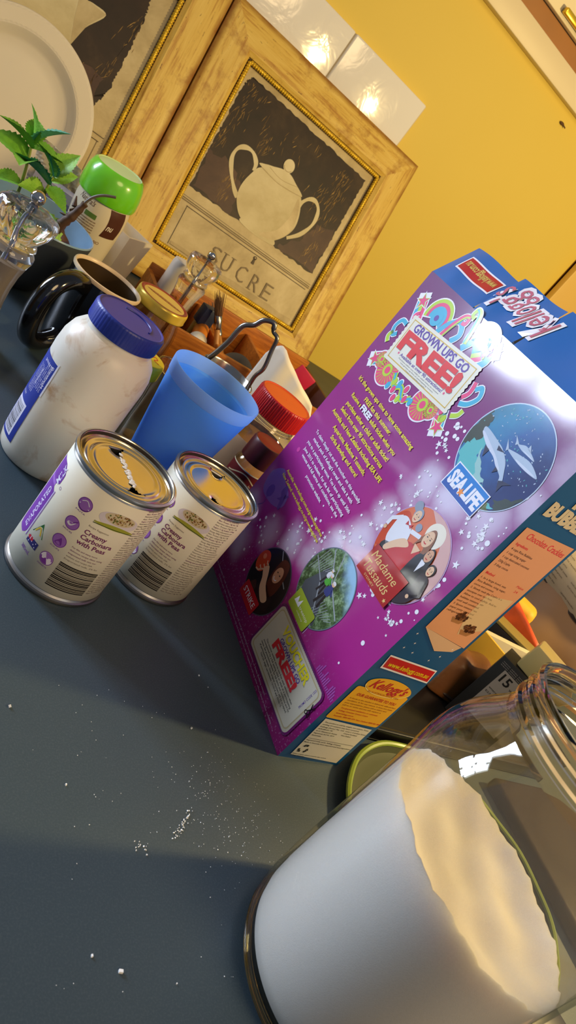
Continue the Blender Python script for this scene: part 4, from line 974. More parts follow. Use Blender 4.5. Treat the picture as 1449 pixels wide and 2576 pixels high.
for i in range(n): a=2*pi*i/n; side.append((.0631*cos(a),.0631*sin(a),ztop(.06311,a)))
for i in range(n): k=(i+1)%n; fs.append((i,k,n+k,n+i))
b.add(side,fs,M_SUG,True); b.build('sugar',sj,60)

# green dish beside it
M_LIME=plain('7E9230',.4,var=.08,name='lime_plastic'); M_DISHSHADE=plain('3C401B',.55,var=.1,scale=12,name='shaded_green_plastic')  # dish base darker than the rim: interior shade put into its colour
gd=thing('shallow_dish','round green plastic dish with lime rim behind sugar jar','dish',(.503,.200,0))
b=MB(); b.lathe([(.0,.0015),(.090,.0015),(.0975,.0030),(.1010,.0090)],M_DISHSHADE,96); b.lathe([(.094,0),(.0985,.0012),(.1030,.0085)],M_DISHSHADE,96,cap0=True); b.build('base',gd)
b=MB(); b.lathe([(.1000,.0088),(.1005,.0104),(.1022,.0112),(.1042,.0106),(.1048,.0092),(.1032,.0080)],M_LIME,96,mod=lambda a,r,z:(r*cos(a),r*sin(a),z+.0005*sin(11*a))); b.build('rim',gd)


# ================================================================== MIDDLE ROW JARS
M_CLR=thin_glass('clear_jar_glass','F6F2E8',.06,1.0)
M_CLRT=real_glass('moulded_clear_glass','FFFFFF')
def jar_shell(prof,parent,name='glass',mat=None,n=64,inner=.002):
    b=MB(); b.lathe(prof,mat or M_CLR,n); b.lathe([(max(.0,r-inner),z+(inner if i==0 else 0)) for i,(r,z) in enumerate(prof)][::-1],mat or M_CLR,n); return b.build(name,parent)
# red-lidded jar
c=polar(57.2,.77); rj=thing('spread_jar','clear ridged jar with broad red ribbed lid behind cereal box','jar',(*c,0))
jar_shell([(.0,.0008),(.034,.0008),(.0375,.003),(.0392,.010),(.0395,.05),(.0388,.066),(.0350,.077),(.0300,.0815),(.0285,.084),(.0285,.092)],rj)
b=MB(); b.lathe([(.0396,.010),(.0399,.011),(.0399,.060),(.0396,.061)],plain('C8A078',.5,var=.08,scale=30,name='beige_label'),64); b.build('label',rj)
for z in (.0835,.0865): pass
b=MB()
for z in (.0838,.0872,.0905): b.tube([(.0292*cos(2*pi*i/64),.0292*sin(2*pi*i/64),z) for i in range(64)],.0009,M_CLRT,8,True)
b.build('thread',rj)
b=MB(); b.lathe([(.0,.003),(.033,.003),(.035,.006),(.0358,.04),(.0350,.056),(.0,.060)],plain('A07848',.55,var=.2,scale=40,name='brown_contents'),64); b.build('contents',rj)
M_RL=plain('C2181C',.35,var=.06,coat=.2,name='red_plastic'); M_RLT=plain('D8501C',.4,var=.05,name='orange_red_lid_top')
b=MB(); rib=lambda a,r,z:((r+(.0004*(1 if cos(72*a)>0 else -1) if .092<z<.111 and r>.031 else 0))*cos(a),(r+(.0004*(1 if cos(72*a)>0 else -1) if .092<z<.111 and r>.031 else 0))*sin(a),z)
b.lathe([(.0300,.0910),(.0318,.0912),(.0320,.0930),(.0320,.1105),(.0316,.1130),(.0304,.1140),(.0296,.1138)],M_RL,288,mod=rib)
b.lathe([(.0296,.1138),(.0288,.1130),(.0,.1130)],M_RLT,64); b.ball((0,0,.113),.0012,M_RLT,sc=(1,1,.3),seg=(10,6)); b.build('lid',rj)
# spice jar
c=polar(56,.69); sp=thing('spice_jar','small spice jar with dark red cap tucked beside cereal box','jar',(*c,0))
jar_shell([(.0,.0006),(.017,.0006),(.0192,.002),(.0196,.010),(.0196,.061),(.0185,.065),(.0158,.0685),(.0155,.072)],sp,inner=.0014)
b=MB(); b.lathe([(.0,.002),(.0170,.002),(.0178,.006),(.0178,.046),(.0,.047)],plain('B48450',.7,var=.25,scale=300,name='ground_spice'),48); b.build('spice',sp)
b=MB(); b.lathe([(.0165,.0665),(.0178,.0668),(.0180,.069),(.0178,.088),(.0170,.0905),(.0158,.0908)],plain('4A1218',.35,var=.05,name='maroon_plastic'),96); b.lathe([(.0158,.0908),(.0150,.0902),(.0,.0902)],plain('7A2418',.4,name='maroon_cap_top'),64); b.build('cap',sp)
b=MB(); lr=.0198; M_SPL=pink_('6A1420')
az0=radians(56+180)
def TSp(x,z,k): th=az0+x/1000/lr; r_=lr+k*.00005; return (r_*cos(th),r_*sin(th),z/1000)
b.grid(lambda a,q:TSp(-26+52*a,16+43*q,0),40,6,M_SPL); b.grid(lambda a,q:TSp(-26+52*a,58+1.2*q,1),40,1,Cr)
stroke(b,[(x,51+4*cos(x/7)) for x in range(-20,21,2)],1.2,pink_('D8C8A8'),TSp,2)
text(b,'MasterFoods',-13,43.4,26,4.4,pink_('E8D8C0'),TSp,2,bold=.01); text(b,'Ground Cumin',-9,30,18,2.6,pink_('E8D8C0'),TSp,2); b.build('label',sp,None)
# gold-lidded jar
c=polar(69.3,.85); gj=thing('preserve_jar','glass jar with gold and red printed lid behind mayonnaise jar','jar',(*c,0))
jar_shell([(.0,.0008),(.027,.0008),(.031,.003),(.0335,.010),(.0345,.04),(.0340,.062),(.0315,.074),(.0298,.079),(.0298,.086)],gj)
M_GO=plain('D8B640',.3,metal=.3,var=.06,name='gold_lacquer'); M_DR=plain('8A1C1E',.3,var=.06,coat=.3,name='dark_red_lacquer'); M_YT=plain('D8B452',.35,var=.06,name='pale_gold_print')
b=MB(); b.lathe([(.0310,.0845),(.0322,.0840),(.0327,.0850),(.0322,.0865),(.0322,.0935),(.0316,.0957),(.0306,.0964)],M_GO,96); b.lathe([(.0306,.0964),(.0292,.0968),(.0278,.0966),(.0262,.0958)],M_DR,80); b.lathe([(.0262,.0958),(.0,.0960)],M_YT,64)
Tl=lambda x,y,k:(x/1000,y/1000,.0961+k*.00005)
ra=radians(-27)
band=[(x*cos(ra)-y*sin(ra),x*sin(ra)+y*cos(ra)) for x,y in [(-24,0),(-16,2.6),(0,3.6),(16,2.6),(24,0),(16,-2.6),(0,-3.6),(-16,-2.6)]]
poly(b,band,M_DR,Tl,0); text(b,'PRESERVES',-17*cos(ra)+1.4*sin(ra),-17*sin(ra)-1.4*cos(ra),34,2.6,M_YT,Tl,1,rot=ra,bold=.01)
b.build('lid',gj,None)
# yellow-lidded small jar
c=polar(68.2,.64); yj=thing('condiment_jar','small jar with yellow lid squeezed between mayonnaise jar and tumbler','jar',(*c,0))
jar_shell([(.0,.0006),(.017,.0006),(.0195,.002),(.0205,.008),(.0205,.070),(.0190,.080),(.0180,.084),(.0180,.088)],yj,inner=.0015)
M_YE=plain('D8BC18',.35,var=.06,coat=.2,name='yellow_plastic')
b=MB(); b.lathe([(.0185,.0862),(.0205,.0860),(.0210,.0872),(.0208,.0985),(.0200,.1008),(.0185,.1012),(.0,.1012)],M_YE,80)
Ty=lambda x,y,k:(x/1000,y/1000,.1013+k*.00005)
for dx in (0,): stroke(b,spline([(8,2),(12,5),(13,0),(9,-3),(13,-8)],6),1.2,M_RL,Ty,0); stroke(b,spline([(2,4),(5,8),(7,2),(3,-1)],6),1.0,M_RL,Ty,0)
b.build('lid',yj,None)
# clear glass behind tumbler
c=polar(64.5,.68); cg=thing('drinking_glass','clear straight drinking glass mostly hidden behind blue tumbler','glass',(*c,0))
b=MB(); b.lathe([(.0,.0),(.026,.0),(.0275,.002),(.0300,.04),(.0318,.088),(.0321,.0925),(.0312,.0932),(.0302,.0920),(.0284,.04),(.0262,.006),(.0,.005)],M_CLR,64); b.tube([(.0315*cos(2*pi*i/64),.0315*sin(2*pi*i/64),.0925) for i in range(64)],.0010,M_CLRT,8,True); b.build('tumbler_body',cg)
# steel pail with wire bail
c=polar(62.1,.80); sb=thing('steel_pail','small steel pail with bent wire handle standing behind blue tumbler','pail',(*c,0))
M_SS=plain('A8A29A',.22,metal=1,var=.06,name='stainless_steel')
b=MB(); b.lathe([(.0,.0),(.027,.0),(.0285,.002),(.0300,.05),(.0312,.084),(.0322,.0855),(.0325,.0868),(.0316,.0875),(.0305,.086),(.0290,.05),(.0272,.004),(.0,.003)],M_SS,72); b.build('body',sb)
raw=[(.334,.683,.104),(.338,.681,.125),(.340,.680,.147),(.348,.676,.156),(.352,.673,.166),(.361,.669,.170),(.365,.667,.163),(.371,.663,.160),(.374,.662,.147),(.378,.659,.127),(.376,.660,.113)]
k_=.80/.76; pts=[]
for x,y,z in raw: pts.append((x*k_-c[0],y*k_-c[1],CAM_H+(z-CAM_H)*k_))
pts=[(pts[0][0]-.004,pts[0][1]+.003,.078)]+pts+[(pts[-1][0]+.002,pts[-1][1]-.002,.080)]
b=MB(); sp_=spline(pts,6); b.tube(sp_,[.0030 if i<len(sp_)*.55 else .0024 for i in range(len(sp_))],plain('8E8880',.3,metal=1,var=.12,scale=120,name='twisted_wire'),10); b.build('bail_handle',sb)

# ================================================================== MUG
mg_c=polar(73.5,.80)
mg=thing('mug','glossy black mug with cream rim and chunky handle','mug',(*mg_c,0))
M_BLKG=plain('0B0A0B',.12,coat=.5,var=.3,name='black_glaze'); M_BRN=plain('3A2A14',.3,var=.15,scale=30,name='dark_brown_glaze'); M_RIM=plain('D8BE98',.35,var=.06,name='bare_cream_rim')
b=MB(); b.lathe([(.0,.001),(.024,.001),(.028,.0),(.0305,.003),(.0335,.02),(.0360,.05),(.0380,.078),(.0388,.0885)],M_BLKG,80); b.build('body',mg)
b=MB(); b.lathe([(.0388,.0885),(.0394,.0905),(.0390,.0924),(.0376,.0928),(.0364,.0916),(.0360,.0890)],M_RIM,80); b.build('rim',mg)
b=MB(); b.lathe([(.0360,.0890),(.0350,.078),(.0330,.05),(.0300,.02),(.025,.008),(.0,.007)],M_BRN,80); b.build('inside',mg)
hd=Vector((cos(radians(226)),sin(radians(226)),0))
b=MB(); hp=[(.030,.078),(.042,.083),(.062,.085),(.080,.076),(.088,.058),(.087,.036),(.078,.018),(.060,.0100),(.042,.011),(.028,.016)]
sp_=spline([tuple(hd*r_+Vector((0,0,z))) for r_,z in hp],6); b.tube(sp_,.0098,M_BLKG,16)
b.build('handle',mg)

# ================================================================== SALT AND PEPPER MILLS (turned clear acrylic)
def acrylic():
    t=NT('clear_acrylic'); g=t.n('BsdfGlass'); g.inputs['IOR'].default_value=1.49; g.inputs['Roughness'].default_value=.0
    tr=t.n('BsdfTransparent'); tr.inputs[0].default_value=lin('FFFBF6'); m=t.n('MixShader'); m.inputs[0].default_value=.42
    t.l(t.math('ADD',t.math('MULTIPLY',t.noise(20,2),.04),.80),m.inputs[0])
    t.l(tr.outputs[0],m.inputs[1]); t.l(g.outputs[0],m.inputs[2]); t.l(m.outputs[0],t.out.inputs['Surface']); return t.m
M_ACR=acrylic(); M_CHR=plain('C8C4C0',.08,metal=1,var=.02,name='polished_chrome')
def make_mill(label,loc,s,contents,ht,z=0):
    root=thing('pepper_mill',label,'pepper mill',(loc[0],loc[1],z),0,'clear acrylic mills')
    P=lambda L:[(r_*s,z*ht) for r_,z in L]
    b=MB(); b.lathe(P([(.0,.0),(.0255,.0),(.0275,.004),(.0275,.012),(.0255,.018),(.0225,.024),(.0200,.036),(.0185,.050),(.0180,.064),(.0190,.078),(.0215,.090),(.0235,.096),(.0232,.100),(.0205,.103),(.0,.103)]),M_ACR,72); b.build('body',root)
    b=MB(); b.lathe(P([(.0,.1045),(.0190,.1045),(.0215,.106),(.0205,.109),(.0190,.1115),(.0225,.1165),(.0272,.1240),(.0285,.1310),(.0272,.1365),(.0235,.1392),(.0170,.1396),(.0110,.1390),(.0080,.1405),(.0,.1408)]),M_ACR,72,mod=lambda a,r,z:(r*(1+.035*cos(8*a)*(1 if z>.112*ht and r>.015*s else 0))*cos(a),r*(1+.035*cos(8*a)*(1 if z>.112*ht and r>.015*s else 0))*sin(a),z)); b.build('head',root)
    b=MB(); b.lathe(P([(.0,.1410),(.0045,.1412),(.0045,.1428),(.0030,.1434)]),M_CHR,32); b.ball((0,0,.1490*ht),.0068*s,M_CHR); b.build('knob',root)
    b=MB(); b.tube([(0,0,.02*ht),(0,0,.1395*ht)],.0022*s,M_CHR,12); b.build('spindle',root)
    if contents:
        b=MB(); b.lathe(P([(.0,.030),(.0155,.030),(.0145,.050),(.0140,.066),(.0152,.080),(.0165,.088),(.0,.089)]),contents,48); b.build('filling',root)
    return root
c1_=polar(80.3,.69); c2_=polar(68.3,1.0)
make_mill('large clear acrylic mill filled with salt at left edge beside mint',c1_,.95,plain('E0D2C4',.7,var=.06,scale=500,name='salt'),.985)
make_mill('clear acrylic mill with chrome knob standing before the sucre picture',c2_,.87,None,.905,.0062)

# ================================================================== BOWL AND WHAT IS IN IT
bw=polar(80,.90); M_SL=plain('3A4148',.5,var=.06,scale=10,name='slate_glaze'); M_SLI=plain('7C9CB8',.22,var=.08,coat=.4,name='pale_blue_glaze')
bo=thing('bowl','slate grey bowl with pale blue inside behind black mug','bowl',(*bw,0))
b=MB(); b.lathe([(.0,.001),(.032,.0),(.040,.003),(.054,.022),(.064,.048),(.0690,.072),(.0700,.0825)],M_SL,80); b.build('outside',bo)
b=MB(); b.lathe([(.0700,.0825),(.0694,.0842),(.0680,.0838),(.0668,.072),(.0615,.048),(.050,.022),(.034,.010),(.0,.009)],M_SLI,80); b.build('inside',bo)
def lump(name,label,cat,loc,r,mat,seed,sc=(1,1,1),amp=.25,sub=3):
    bm=bmesh.new(); bmesh.ops.create_icosphere(bm,subdivisions=sub,radius=r); rk=random.Random(seed)
    ph=[(Vector((rk.uniform(-1,1),rk.uniform(-1,1),rk.uniform(-1,1))).normalized(),rk.uniform(2,9),rk.uniform(0,6)) for _ in range(9)]
    for v_ in bm.verts:
        d=v_.co.normalized(); k=1+amp*sum(sin(f*d.dot(a)+p) for a,f,p in ph)/4
        v_.co=Vector((d.x*r*k*sc[0],d.y*r*k*sc[1],d.z*r*k*sc[2]))
    b=MB(); b.frombm(bm,mat,smooth=True); o=b.build(name,None,None); o.location=loc; return tag(o,label,cat)
M_CRUST=plain('4A2A14',.45,var=.5,scale=60,bump=.5,bscale=120,name='dark_brown_crust')
lump('food_scrap','dark brown crusty lump lying in the slate bowl','food scrap',(.183,.884,.062),.017,M_CRUST,4,(1.2,.9,1.1))
lump('food_scrap','tan brown scrap heaped in the bottom of slate bowl','food scrap',(.150,.888,.034),.021,plain('7A5A34',.6,var=.3,scale=50,name='peel'),9,(1.3,1.2,.75))
# dried stalk with curved stem
M_TWIG=plain('4A3018',.6,var=.35,scale=90,name='dried_stalk')
tw=thing('dried_stalk','withered brown plant stalk with curved grey stem before green lidded jar','plant stalk',(.178,.846,.07))
b=MB(); pts=spline([(-.004,.012,-.010),(-.002,0,.020),(.004,-.004,.040),(.008,-.006,.058)],6); rk=random.Random(6); b.tube(pts,[.0070*(1-i/len(pts)*.55)*rk.uniform(.75,1.25) for i in range(len(pts))],M_TWIG,9)
for i in range(7):
    z=.012+i*.006; a=rk.uniform(0,6); b.tube([(.001,-.001,z),(.001+.010*cos(a),-.001+.007*sin(a),z+rk.uniform(-.004,.010))],[.003,.0006],M_TWIG,6)
b.build('husk',tw)
b=MB(); b.tube(spline([(.006,-.005,.052),(.010,-.006,.066),(.018,-.008,.076),(.030,-.011,.083)],6),.0016,plain('5A5044',.5,name='grey_stem'),8); b.build('stem',tw)
# mint sprigs
M_LEAF=[]
for a,c_ in (('4A8A26','7CB43A'),('2A7A5E','4A9A7A'),('64A02A','98C44A')):
    t=NT('mint_leaf'); f=t.noise(120,4,.6); 
    c0=t.mix(f,lin(a),lin(c_)); t.bsdf(c0,.45,spec=.35); t.bump(t.noise(350,2,.6),.6,.0012); M_LEAF.append(t.m)
M_STEM=plain('7A8A34',.5,var=.15,name='mint_stem')
def leaf_mesh(L,w,mat,curl,name,parent,M):
    b=MB(); nu,nv=10,4
    def fn(a,c_):
        t_=a; ww=w*sin(pi*min(1,.06+t_*.94)**.8)*(1+.08*(1 if int(t_*20)%2 else -1))
        s_=(c_-.5)*2
        return (L*t_, s_*ww, -curl*L*t_*t_+abs(s_)*ww*.45-.08*L*sin(pi*t_)*0)
    b.grid(fn,20,nv,mat); o=b.build(name,parent,None); o.matrix_local=M; return o
def sprig(label,base,pts,leaves,seed):
    root=thing('mint_sprig',label,'mint sprig',base,0,'mint sprigs behind the mill')
    sp_=spline(pts,6); b=MB(); b.tube(sp_,[.0021-.0010*i/len(sp_) for i in range(len(sp_))],M_STEM,8); b.build('stem',root)
    rk=random.Random(seed); n=len(sp_)
    for t_,az,el,L,mi in leaves:
        p=Vector(sp_[min(n-1,int(t_*(n-1)))])
        M=Matrix.Translation(p)@Matrix.Rotation(radians(az),4,'Z')@Matrix.Rotation(radians(-el),4,'Y')@Matrix.Rotation(rk.uniform(-.5,.5),4,'X')
        leaf_mesh(L,L*.36,M_LEAF[mi],.25,'leaf',root,M)
B1=Vector((.128,.852,.050))
sprig('taller mint sprig with bright green top leaves behind the large mill',B1,[(0,0,0),(-.003,-.006,.050),(-.010,-.010,.085),(-.014,-.010,.100)],
  [(1,200,75,.036,2),(1,-20,62,.040,1),(1,100,50,.030,0),(.85,190,30,.040,0),(.85,10,20,.036,0),(.62,180,18,.045,0),(.62,-30,8,.034,1),(.62,250,15,.036,2),(.40,200,0,.032,0)],3)
B2=Vector((.152,.848,.052))
sprig('shorter mint sprig with broad bluish leaves nearer the slate bowl edge',B2,[(0,0,0),(-.002,-.004,.040),(-.006,-.008,.068),(-.006,-.008,.082)],
  [(1,40,70,.036,2),(1,170,48,.034,0),(.95,190,60,.026,1),(.85,20,45,.030,2),(.75,180,25,.046,1),(.70,-35,-5,.030,0),(.60,220,10,.034,2),(.35,-28,-22,.034,1),(.35,-24,-34,.052,2)],5)

# ================================================================== GREEN-LIDDED JAR
M_NJ=plain('D8CCAE',.3,var=.06,scale=14,coat=.2,name='cream_jar'); M_GLID=plain('6CC81E',.25,var=.05,coat=.4,name='lime_green_plastic'); M_GTOP=plain('C4DC9C',.5,var=.12,scale=30,name='frosted_green_top')
nj=thing('lidded_jar','cream jar with lime green lid leaning before gold frames','jar',(.243,.976,0)); nj.rotation_euler=(radians(2),radians(-5),0)
b=MB(); b.lathe([(.0,.001),(.022,.001),(.0245,.003),(.026,.010),(.029,.04),(.0325,.072),(.0345,.095),(.0345,.112),(.0325,.121)],M_NJ,72); b.build('body',nj)
b=MB(); b.lathe([(.0325,.119),(.0362,.120),(.0374,.124),(.0372,.136),(.0355,.148),(.0318,.1565),(.0290,.1585)],M_GLID,72); b.lathe([(.0290,.1585),(.0278,.1572),(.0,.1565)],M_GTOP,48); b.build('lid',nj)
PJ=[(.010,.026),(.04,.029),(.072,.0325),(.095,.0345),(.112,.0345),(.121,.0325)]
def rj_(z):
    for (z0,r0),(z1,r1) in zip(PJ,PJ[1:]):
        if z<=z1: return r0+(r1-r0)*(z-z0)/(z1-z0)
    return .0325
a_c=radians(75.6+180)
def TN(x,z,k): th=a_c+x/1000/.034; r_=rj_(z/1000)+.0002+k*.00005; return (r_*cos(th),r_*sin(th),z/1000)
b=MB(); M_NB=pink_('4A2414'); M_NT=pink_('7A4A28'); M_NG=pink_('5A7A34')
b.grid(lambda a,q:TN(13+24*a+3*sin(pi*q),82+36*q,0),14,10,M_NB); b.grid(lambda a,q:TN(-14+15*a,97+6*q,0),8,2,M_NG)
text(b,'nu',17,92,9,8,pink_('E8DCC8'),TN,1,shear=.25,bold=.01); text(b,'Naturals',-30,111,24,6.4,M_NB,TN,0,shear=.3,rot=-.03)
rk=random.Random(31)
for i in range(13): text(b,rk.choice(('crushed roasted hazelnut spread with','cocoa and skim milk. Best before see','lid. Store in a cool dry place away','from direct sunlight once opened')),-27,93-i*3.4,30,1.9,M_NT,TN,0,bold=.01)
text(b,'BIO',10,70,8,4,M_NT,TN,0); b.build('label',nj,None)

# ================================================================== PLATE leaning on left frame
def m_plate():
    t=NT('white_plate'); t.bsdf(t.mix(t.noise(6,3),lin('D8CDB6'),lin('E4DAC4')),.4,spec=.4,sub=.0); return t.m
M_PL=m_plate()
pl=thing('plate','white plate with dotted rim leaning upright against left frame','plate',(.1097,1.1366,.0035)); 
b=MB(); PR=.1150
prof=[(.0,.0150),(.060,.0150),(.076,.0145),(.0810,.0120),(.0865,.0050),(.0905,.0020),(.0935,.0012),(.1000,.0006),(.1060,.0),(.1120,-.0004),(.1140,.0002),(PR,.0014),(.1140,.0030),(.1060,.0030),(.0935,.0042),(.089,.0080),(.083,.0150),(.076,.0175),(.0,.0175)]
b.lathe(prof[:6],M_PL,120)
# embossed rim
nr,na=20,360
vs=[];fs=[]
for j in range(nr+1):
    r_=.0905+(.1135-.0905)*j/nr; z0=.0020-.0022*(j/nr)
    for i in range(na):
        a=2*pi*i/na; bump=.0008*(1 if (i//2+j)%2==0 else 0)*(1 if 1<j<nr-1 else 0); vs.append((r_*cos(a),r_*sin(a),z0-bump))
for j in range(nr):
    for i in range(na): k=(i+1)%na; fs.append((j*na+i,j*na+k,(j+1)*na+k,(j+1)*na+i))
b.add(vs,fs,M_PL,True); b.lathe([(.1135,-.0002),(.1145,.0),(PR,.0014)]+prof[12:],M_PL,120)
o=b.build('plate_body',pl,None)
# plate axis: local z (back of plate) points into the wall and slightly down
o.matrix_local=Matrix.Translation((0,.0345,.1095))@Matrix.Rotation(-pi/2-LEAN,4,'X')
# small printed carton, crumpled paper, square dish, candle
ct=thing('tea_carton','lavender and teal printed carton standing beside the plate','carton',(.197,1.030,0),radians(-15))
b=MB(); b.box((0,0,.043),(.075,.024,.086),plain('C8C0CC',.5,name='pale_lavender_card')); b.build('box',ct)
b=MB(); Tt=lambda x,z,k:(x/1000,-.0121-k*.0001,z/1000); rect(b,-36,36,36,56,pink_('2C6A86'),Tt,0); rect(b,-36,62,36,74,pink_('8A80B0'),Tt,0)
for i in range(3): text(b,'natural herbal infusion tea bags',-30,70.5-i*3.4,62,1.9,pink_('4A4470'),Tt,1)
b.build('print_band',ct,None)
M_PAP=plain('D6C49E',.6,var=.08,scale=30,name='crumpled_paper')
def crumple(name,label,cat,c0,ux,uz,mat,seed,amp,nu=18,nv=18,thick=.0):
    rk=random.Random(seed); ph=[(rk.uniform(3,14),rk.uniform(3,14),rk.uniform(0,6)) for _ in range(8)]
    ux=Vector(ux);uz=Vector(uz);n_=ux.cross(uz).normalized(); b=MB()
    def fn(a,c_): 
        h=sum(abs(sin(p*a+q*c_+r_)) for p,q,r_ in ph)/8-.5
        return tuple(ux*a+uz*c_+n_*amp*h*2)
    b.grid(fn,nu,nv,mat,smooth=False); o=b.build(name,None,None); o.location=c0
    sm=o.modifiers.new('thickness','SOLIDIFY'); sm.thickness=.0012; sm.offset=0
    return tag(o,label,cat)
crumple('crumpled_paper','crumpled cream paper stuffed between carton and green lidded jar','paper',(.158,1.062,.058),(.072,-.022,-.006),(-.006,.004,.062),M_PAP,5,.010)
sd=thing('square_dish','white square dish with pointed corners behind green lidded jar','dish',(.290,1.030,0),radians(42))
M_WH=plain('E2D8C4',.3,var=.04,coat=.3,name='white_ceramic')
b=MB(); s0,s1,hh=.022,.029,.088
o1=[(-s0,-s0,0),(s0,-s0,0),(s0,s0,0),(-s0,s0,0)]; o2=[(-s1,-s1,hh),(s1,-s1,hh),(s1,s1,hh),(-s1,s1,hh)]; w_=.004; i2=[(x*(1-w_/s1),y*(1-w_/s1),hh) for x,y,_ in o2]; i1=[(x*.8,y*.8,.006) for x,y,_ in o1]
vs=o1+o2+i2+i1; fs=[(3,2,1,0)]+[(k,(k+1)%4,4+(k+1)%4,4+k) for k in range(4)]+[(4+k,4+(k+1)%4,8+(k+1)%4,8+k) for k in range(4)]+[(8+k,8+(k+1)%4,12+(k+1)%4,12+k) for k in range(4)]+[(12,13,14,15)]
b.add(vs,fs,M_WH,False); b.build('dish_body',sd,None)

# ================================================================== WOODEN TRAY AND CONTENTS
def m_pine():
    t=NT('orange_pine'); st=t.noise(7,5,.6,t.mapping((3,30,30)),.5); t.bsdf(t.ramp(st,((.3,'8A4A14'),(.55,'B46A22'),(.75,'C8842E'))),.4,spec=.4); return t.m
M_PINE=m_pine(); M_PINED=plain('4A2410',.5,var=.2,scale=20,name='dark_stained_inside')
X0,X1,Y0,Y1,TH=.338,.640,.835,1.012,.060
ty_=thing('wooden_tray','orange pine divided tray full of small things before the frames','tray',((X0+X1)/2,(Y0+Y1)/2,0))
mx,my=(X0+X1)/2,(Y0+Y1)/2
def wallp(nm,x0,y0,x1,y1,h,mat):
    b=MB(); b.box(((x0+x1)/2-mx,(y0+y1)/2-my,h/2+.004),(max(abs(x1-x0),.007),max(abs(y1-y0),.007),h),mat,bev=.0012); b.build(nm,ty_)
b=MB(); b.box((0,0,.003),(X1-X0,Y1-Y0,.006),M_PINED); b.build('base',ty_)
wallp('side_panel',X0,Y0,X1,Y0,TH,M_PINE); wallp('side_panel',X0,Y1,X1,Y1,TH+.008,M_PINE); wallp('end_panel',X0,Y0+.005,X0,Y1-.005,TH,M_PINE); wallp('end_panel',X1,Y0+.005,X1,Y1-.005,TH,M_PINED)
wallp('divider',.428,Y0+.005,.428,Y1-.005,TH-.006,M_PINE); wallp('divider',.520,Y0+.005,.520,Y1-.005,TH-.006,M_PINE)
# things standing in the tray
def tagged(b,name,label,cat,loc=(0,0,0),rot=(0,0,0)):
    o=b.build(name); o.location=loc; o.rotation_euler=rot; return tag(o,label,cat)
b=MB(); b.lathe([(.0,.0),(.0145,.0),(.0150,.002),(.0150,.090),(.0140,.096),(.008,.098),(.0,.0975)],plain('E6DCD0',.45,var=.03,sub=.3,name='white_wax'),48); tagged(b,'candle','plain white candle standing behind the smaller mill','candle',(.366,.985,.006))
nb=thing('glue_bottle','small olive bottle with square navy cap standing in wooden tray','bottle',(.406,.916,.006))
b=MB(); b.box((0,0,.027),(.018,.014,.054),plain('A8862C',.4,name='olive_yellow_plastic'),bev=.002); b.build('body',nb)
b=MB(); b.box((0,0,.067),(.022,.017,.026),plain('24304E',.45,var=.05,name='navy_plastic'),Matrix.Rotation(.2,4,'Z'),bev=.0015); b.build('cap',nb)
wt=thing('paint_tube','orange paint tube lying in tray with white cap toward viewer','paint tube',(.397,.874,.050)); 
ax=Vector((-.28,-.85,-.10)).normalized(); Mt=ax.to_track_quat('Z','Y').to_matrix().to_4x4()
b=MB(); b.lathe([(.0118,.0),(.0126,.0008),(.0126,.020),(.0118,.0215),(.0,.0215)],plain('DCD2BC',.4,name='white_cap'),40); o=b.build('cap',wt); o.matrix_local=Mt
Tw=lambda x,y,k:(x/1000,y/1000,.0217)
b=MB(); text(b,'NO 33',-5,1,10,2.6,PB,Tw,0); text(b,'180 B',-5,-3.4,10,2.6,PB,Tw,0); o=b.build('stamp',wt,None); o.matrix_local=Mt
b=MB(); b.lathe([(.0,-.055),(.0095,-.055),(.0105,-.052),(.0105,-.001),(.0,.0)],plain('D87A1C',.4,name='orange_tube'),32); o=b.build('tube_body',wt); o.matrix_local=Mt
def brush(label,p0,p1,hair):
    root=thing('paint_brush',label,'brush',p0,0,'old brushes in the wooden tray'); d=Vector(p1)-Vector(p0); L=d.length; M=d.to_track_quat('Z','Y').to_matrix().to_4x4()
    b=MB(); b.lathe([(.0,0),(.003,.001),(.0042,L*.35),(.0035,L*.62)],plain('B07A3A',.45,name='brush_handle'),16); o=b.build('handle',root); o.matrix_local=M
    b=MB(); b.lathe([(.0036,L*.6),(.0052,L*.62),(.0056,L*.74),(.0052,L*.75)],M_SS,20); o=b.build('ferrule',root); o.matrix_local=M
    rk=random.Random(int(L*1e4)); b=MB()
    for i in range(60):
        a=rk.uniform(0,6.28); r_=.005*sqrt(rk.random()); s_=1+rk.uniform(.0,.9); b.tube([(r_*cos(a),r_*sin(a),L*.74),(r_*s_*cos(a),r_*s_*sin(a),L*rk.uniform(.9,1.03))],[.0005,.00025],hair,4,caps=False)
    o=b.build('bristles',root,None); o.matrix_local=M
M_HAIR=plain('6A4626',.7,var=.3,name='brown_bristle')
brush('old brown brush with splayed bristles sticking up in tray',(.428+.020,.865,.012),(.398,.905,.112),M_HAIR)
brush('old brush with tan handle lying across the tray divider',(.470,.872,.014),(.420,.950,.085),plain('8A6A4A',.7,name='tan_bristle'))
b=MB(); Mr=Matrix.Rotation(radians(62),4,'X'); b.lathe([(.012,-.008),(.026,-.008),(.0265,-.006),(.0265,.006),(.026,.008),(.012,.008),(.012,-.008)],plain('1E1A18',.35,coat=.2,name='black_tape'),64,M=Mr)
b.lathe([(.0115,-.0085),(.0125,-.0085),(.0125,.0085),(.0115,.0085),(.0115,-.0085)],plain('8A8078',.5,name='grey_core'),48,M=Mr)
tagged(b,'tape_roll','black tape roll leaning in the wooden tray','tape roll',(.470,.880,.0345),(0,0,radians(-20)))
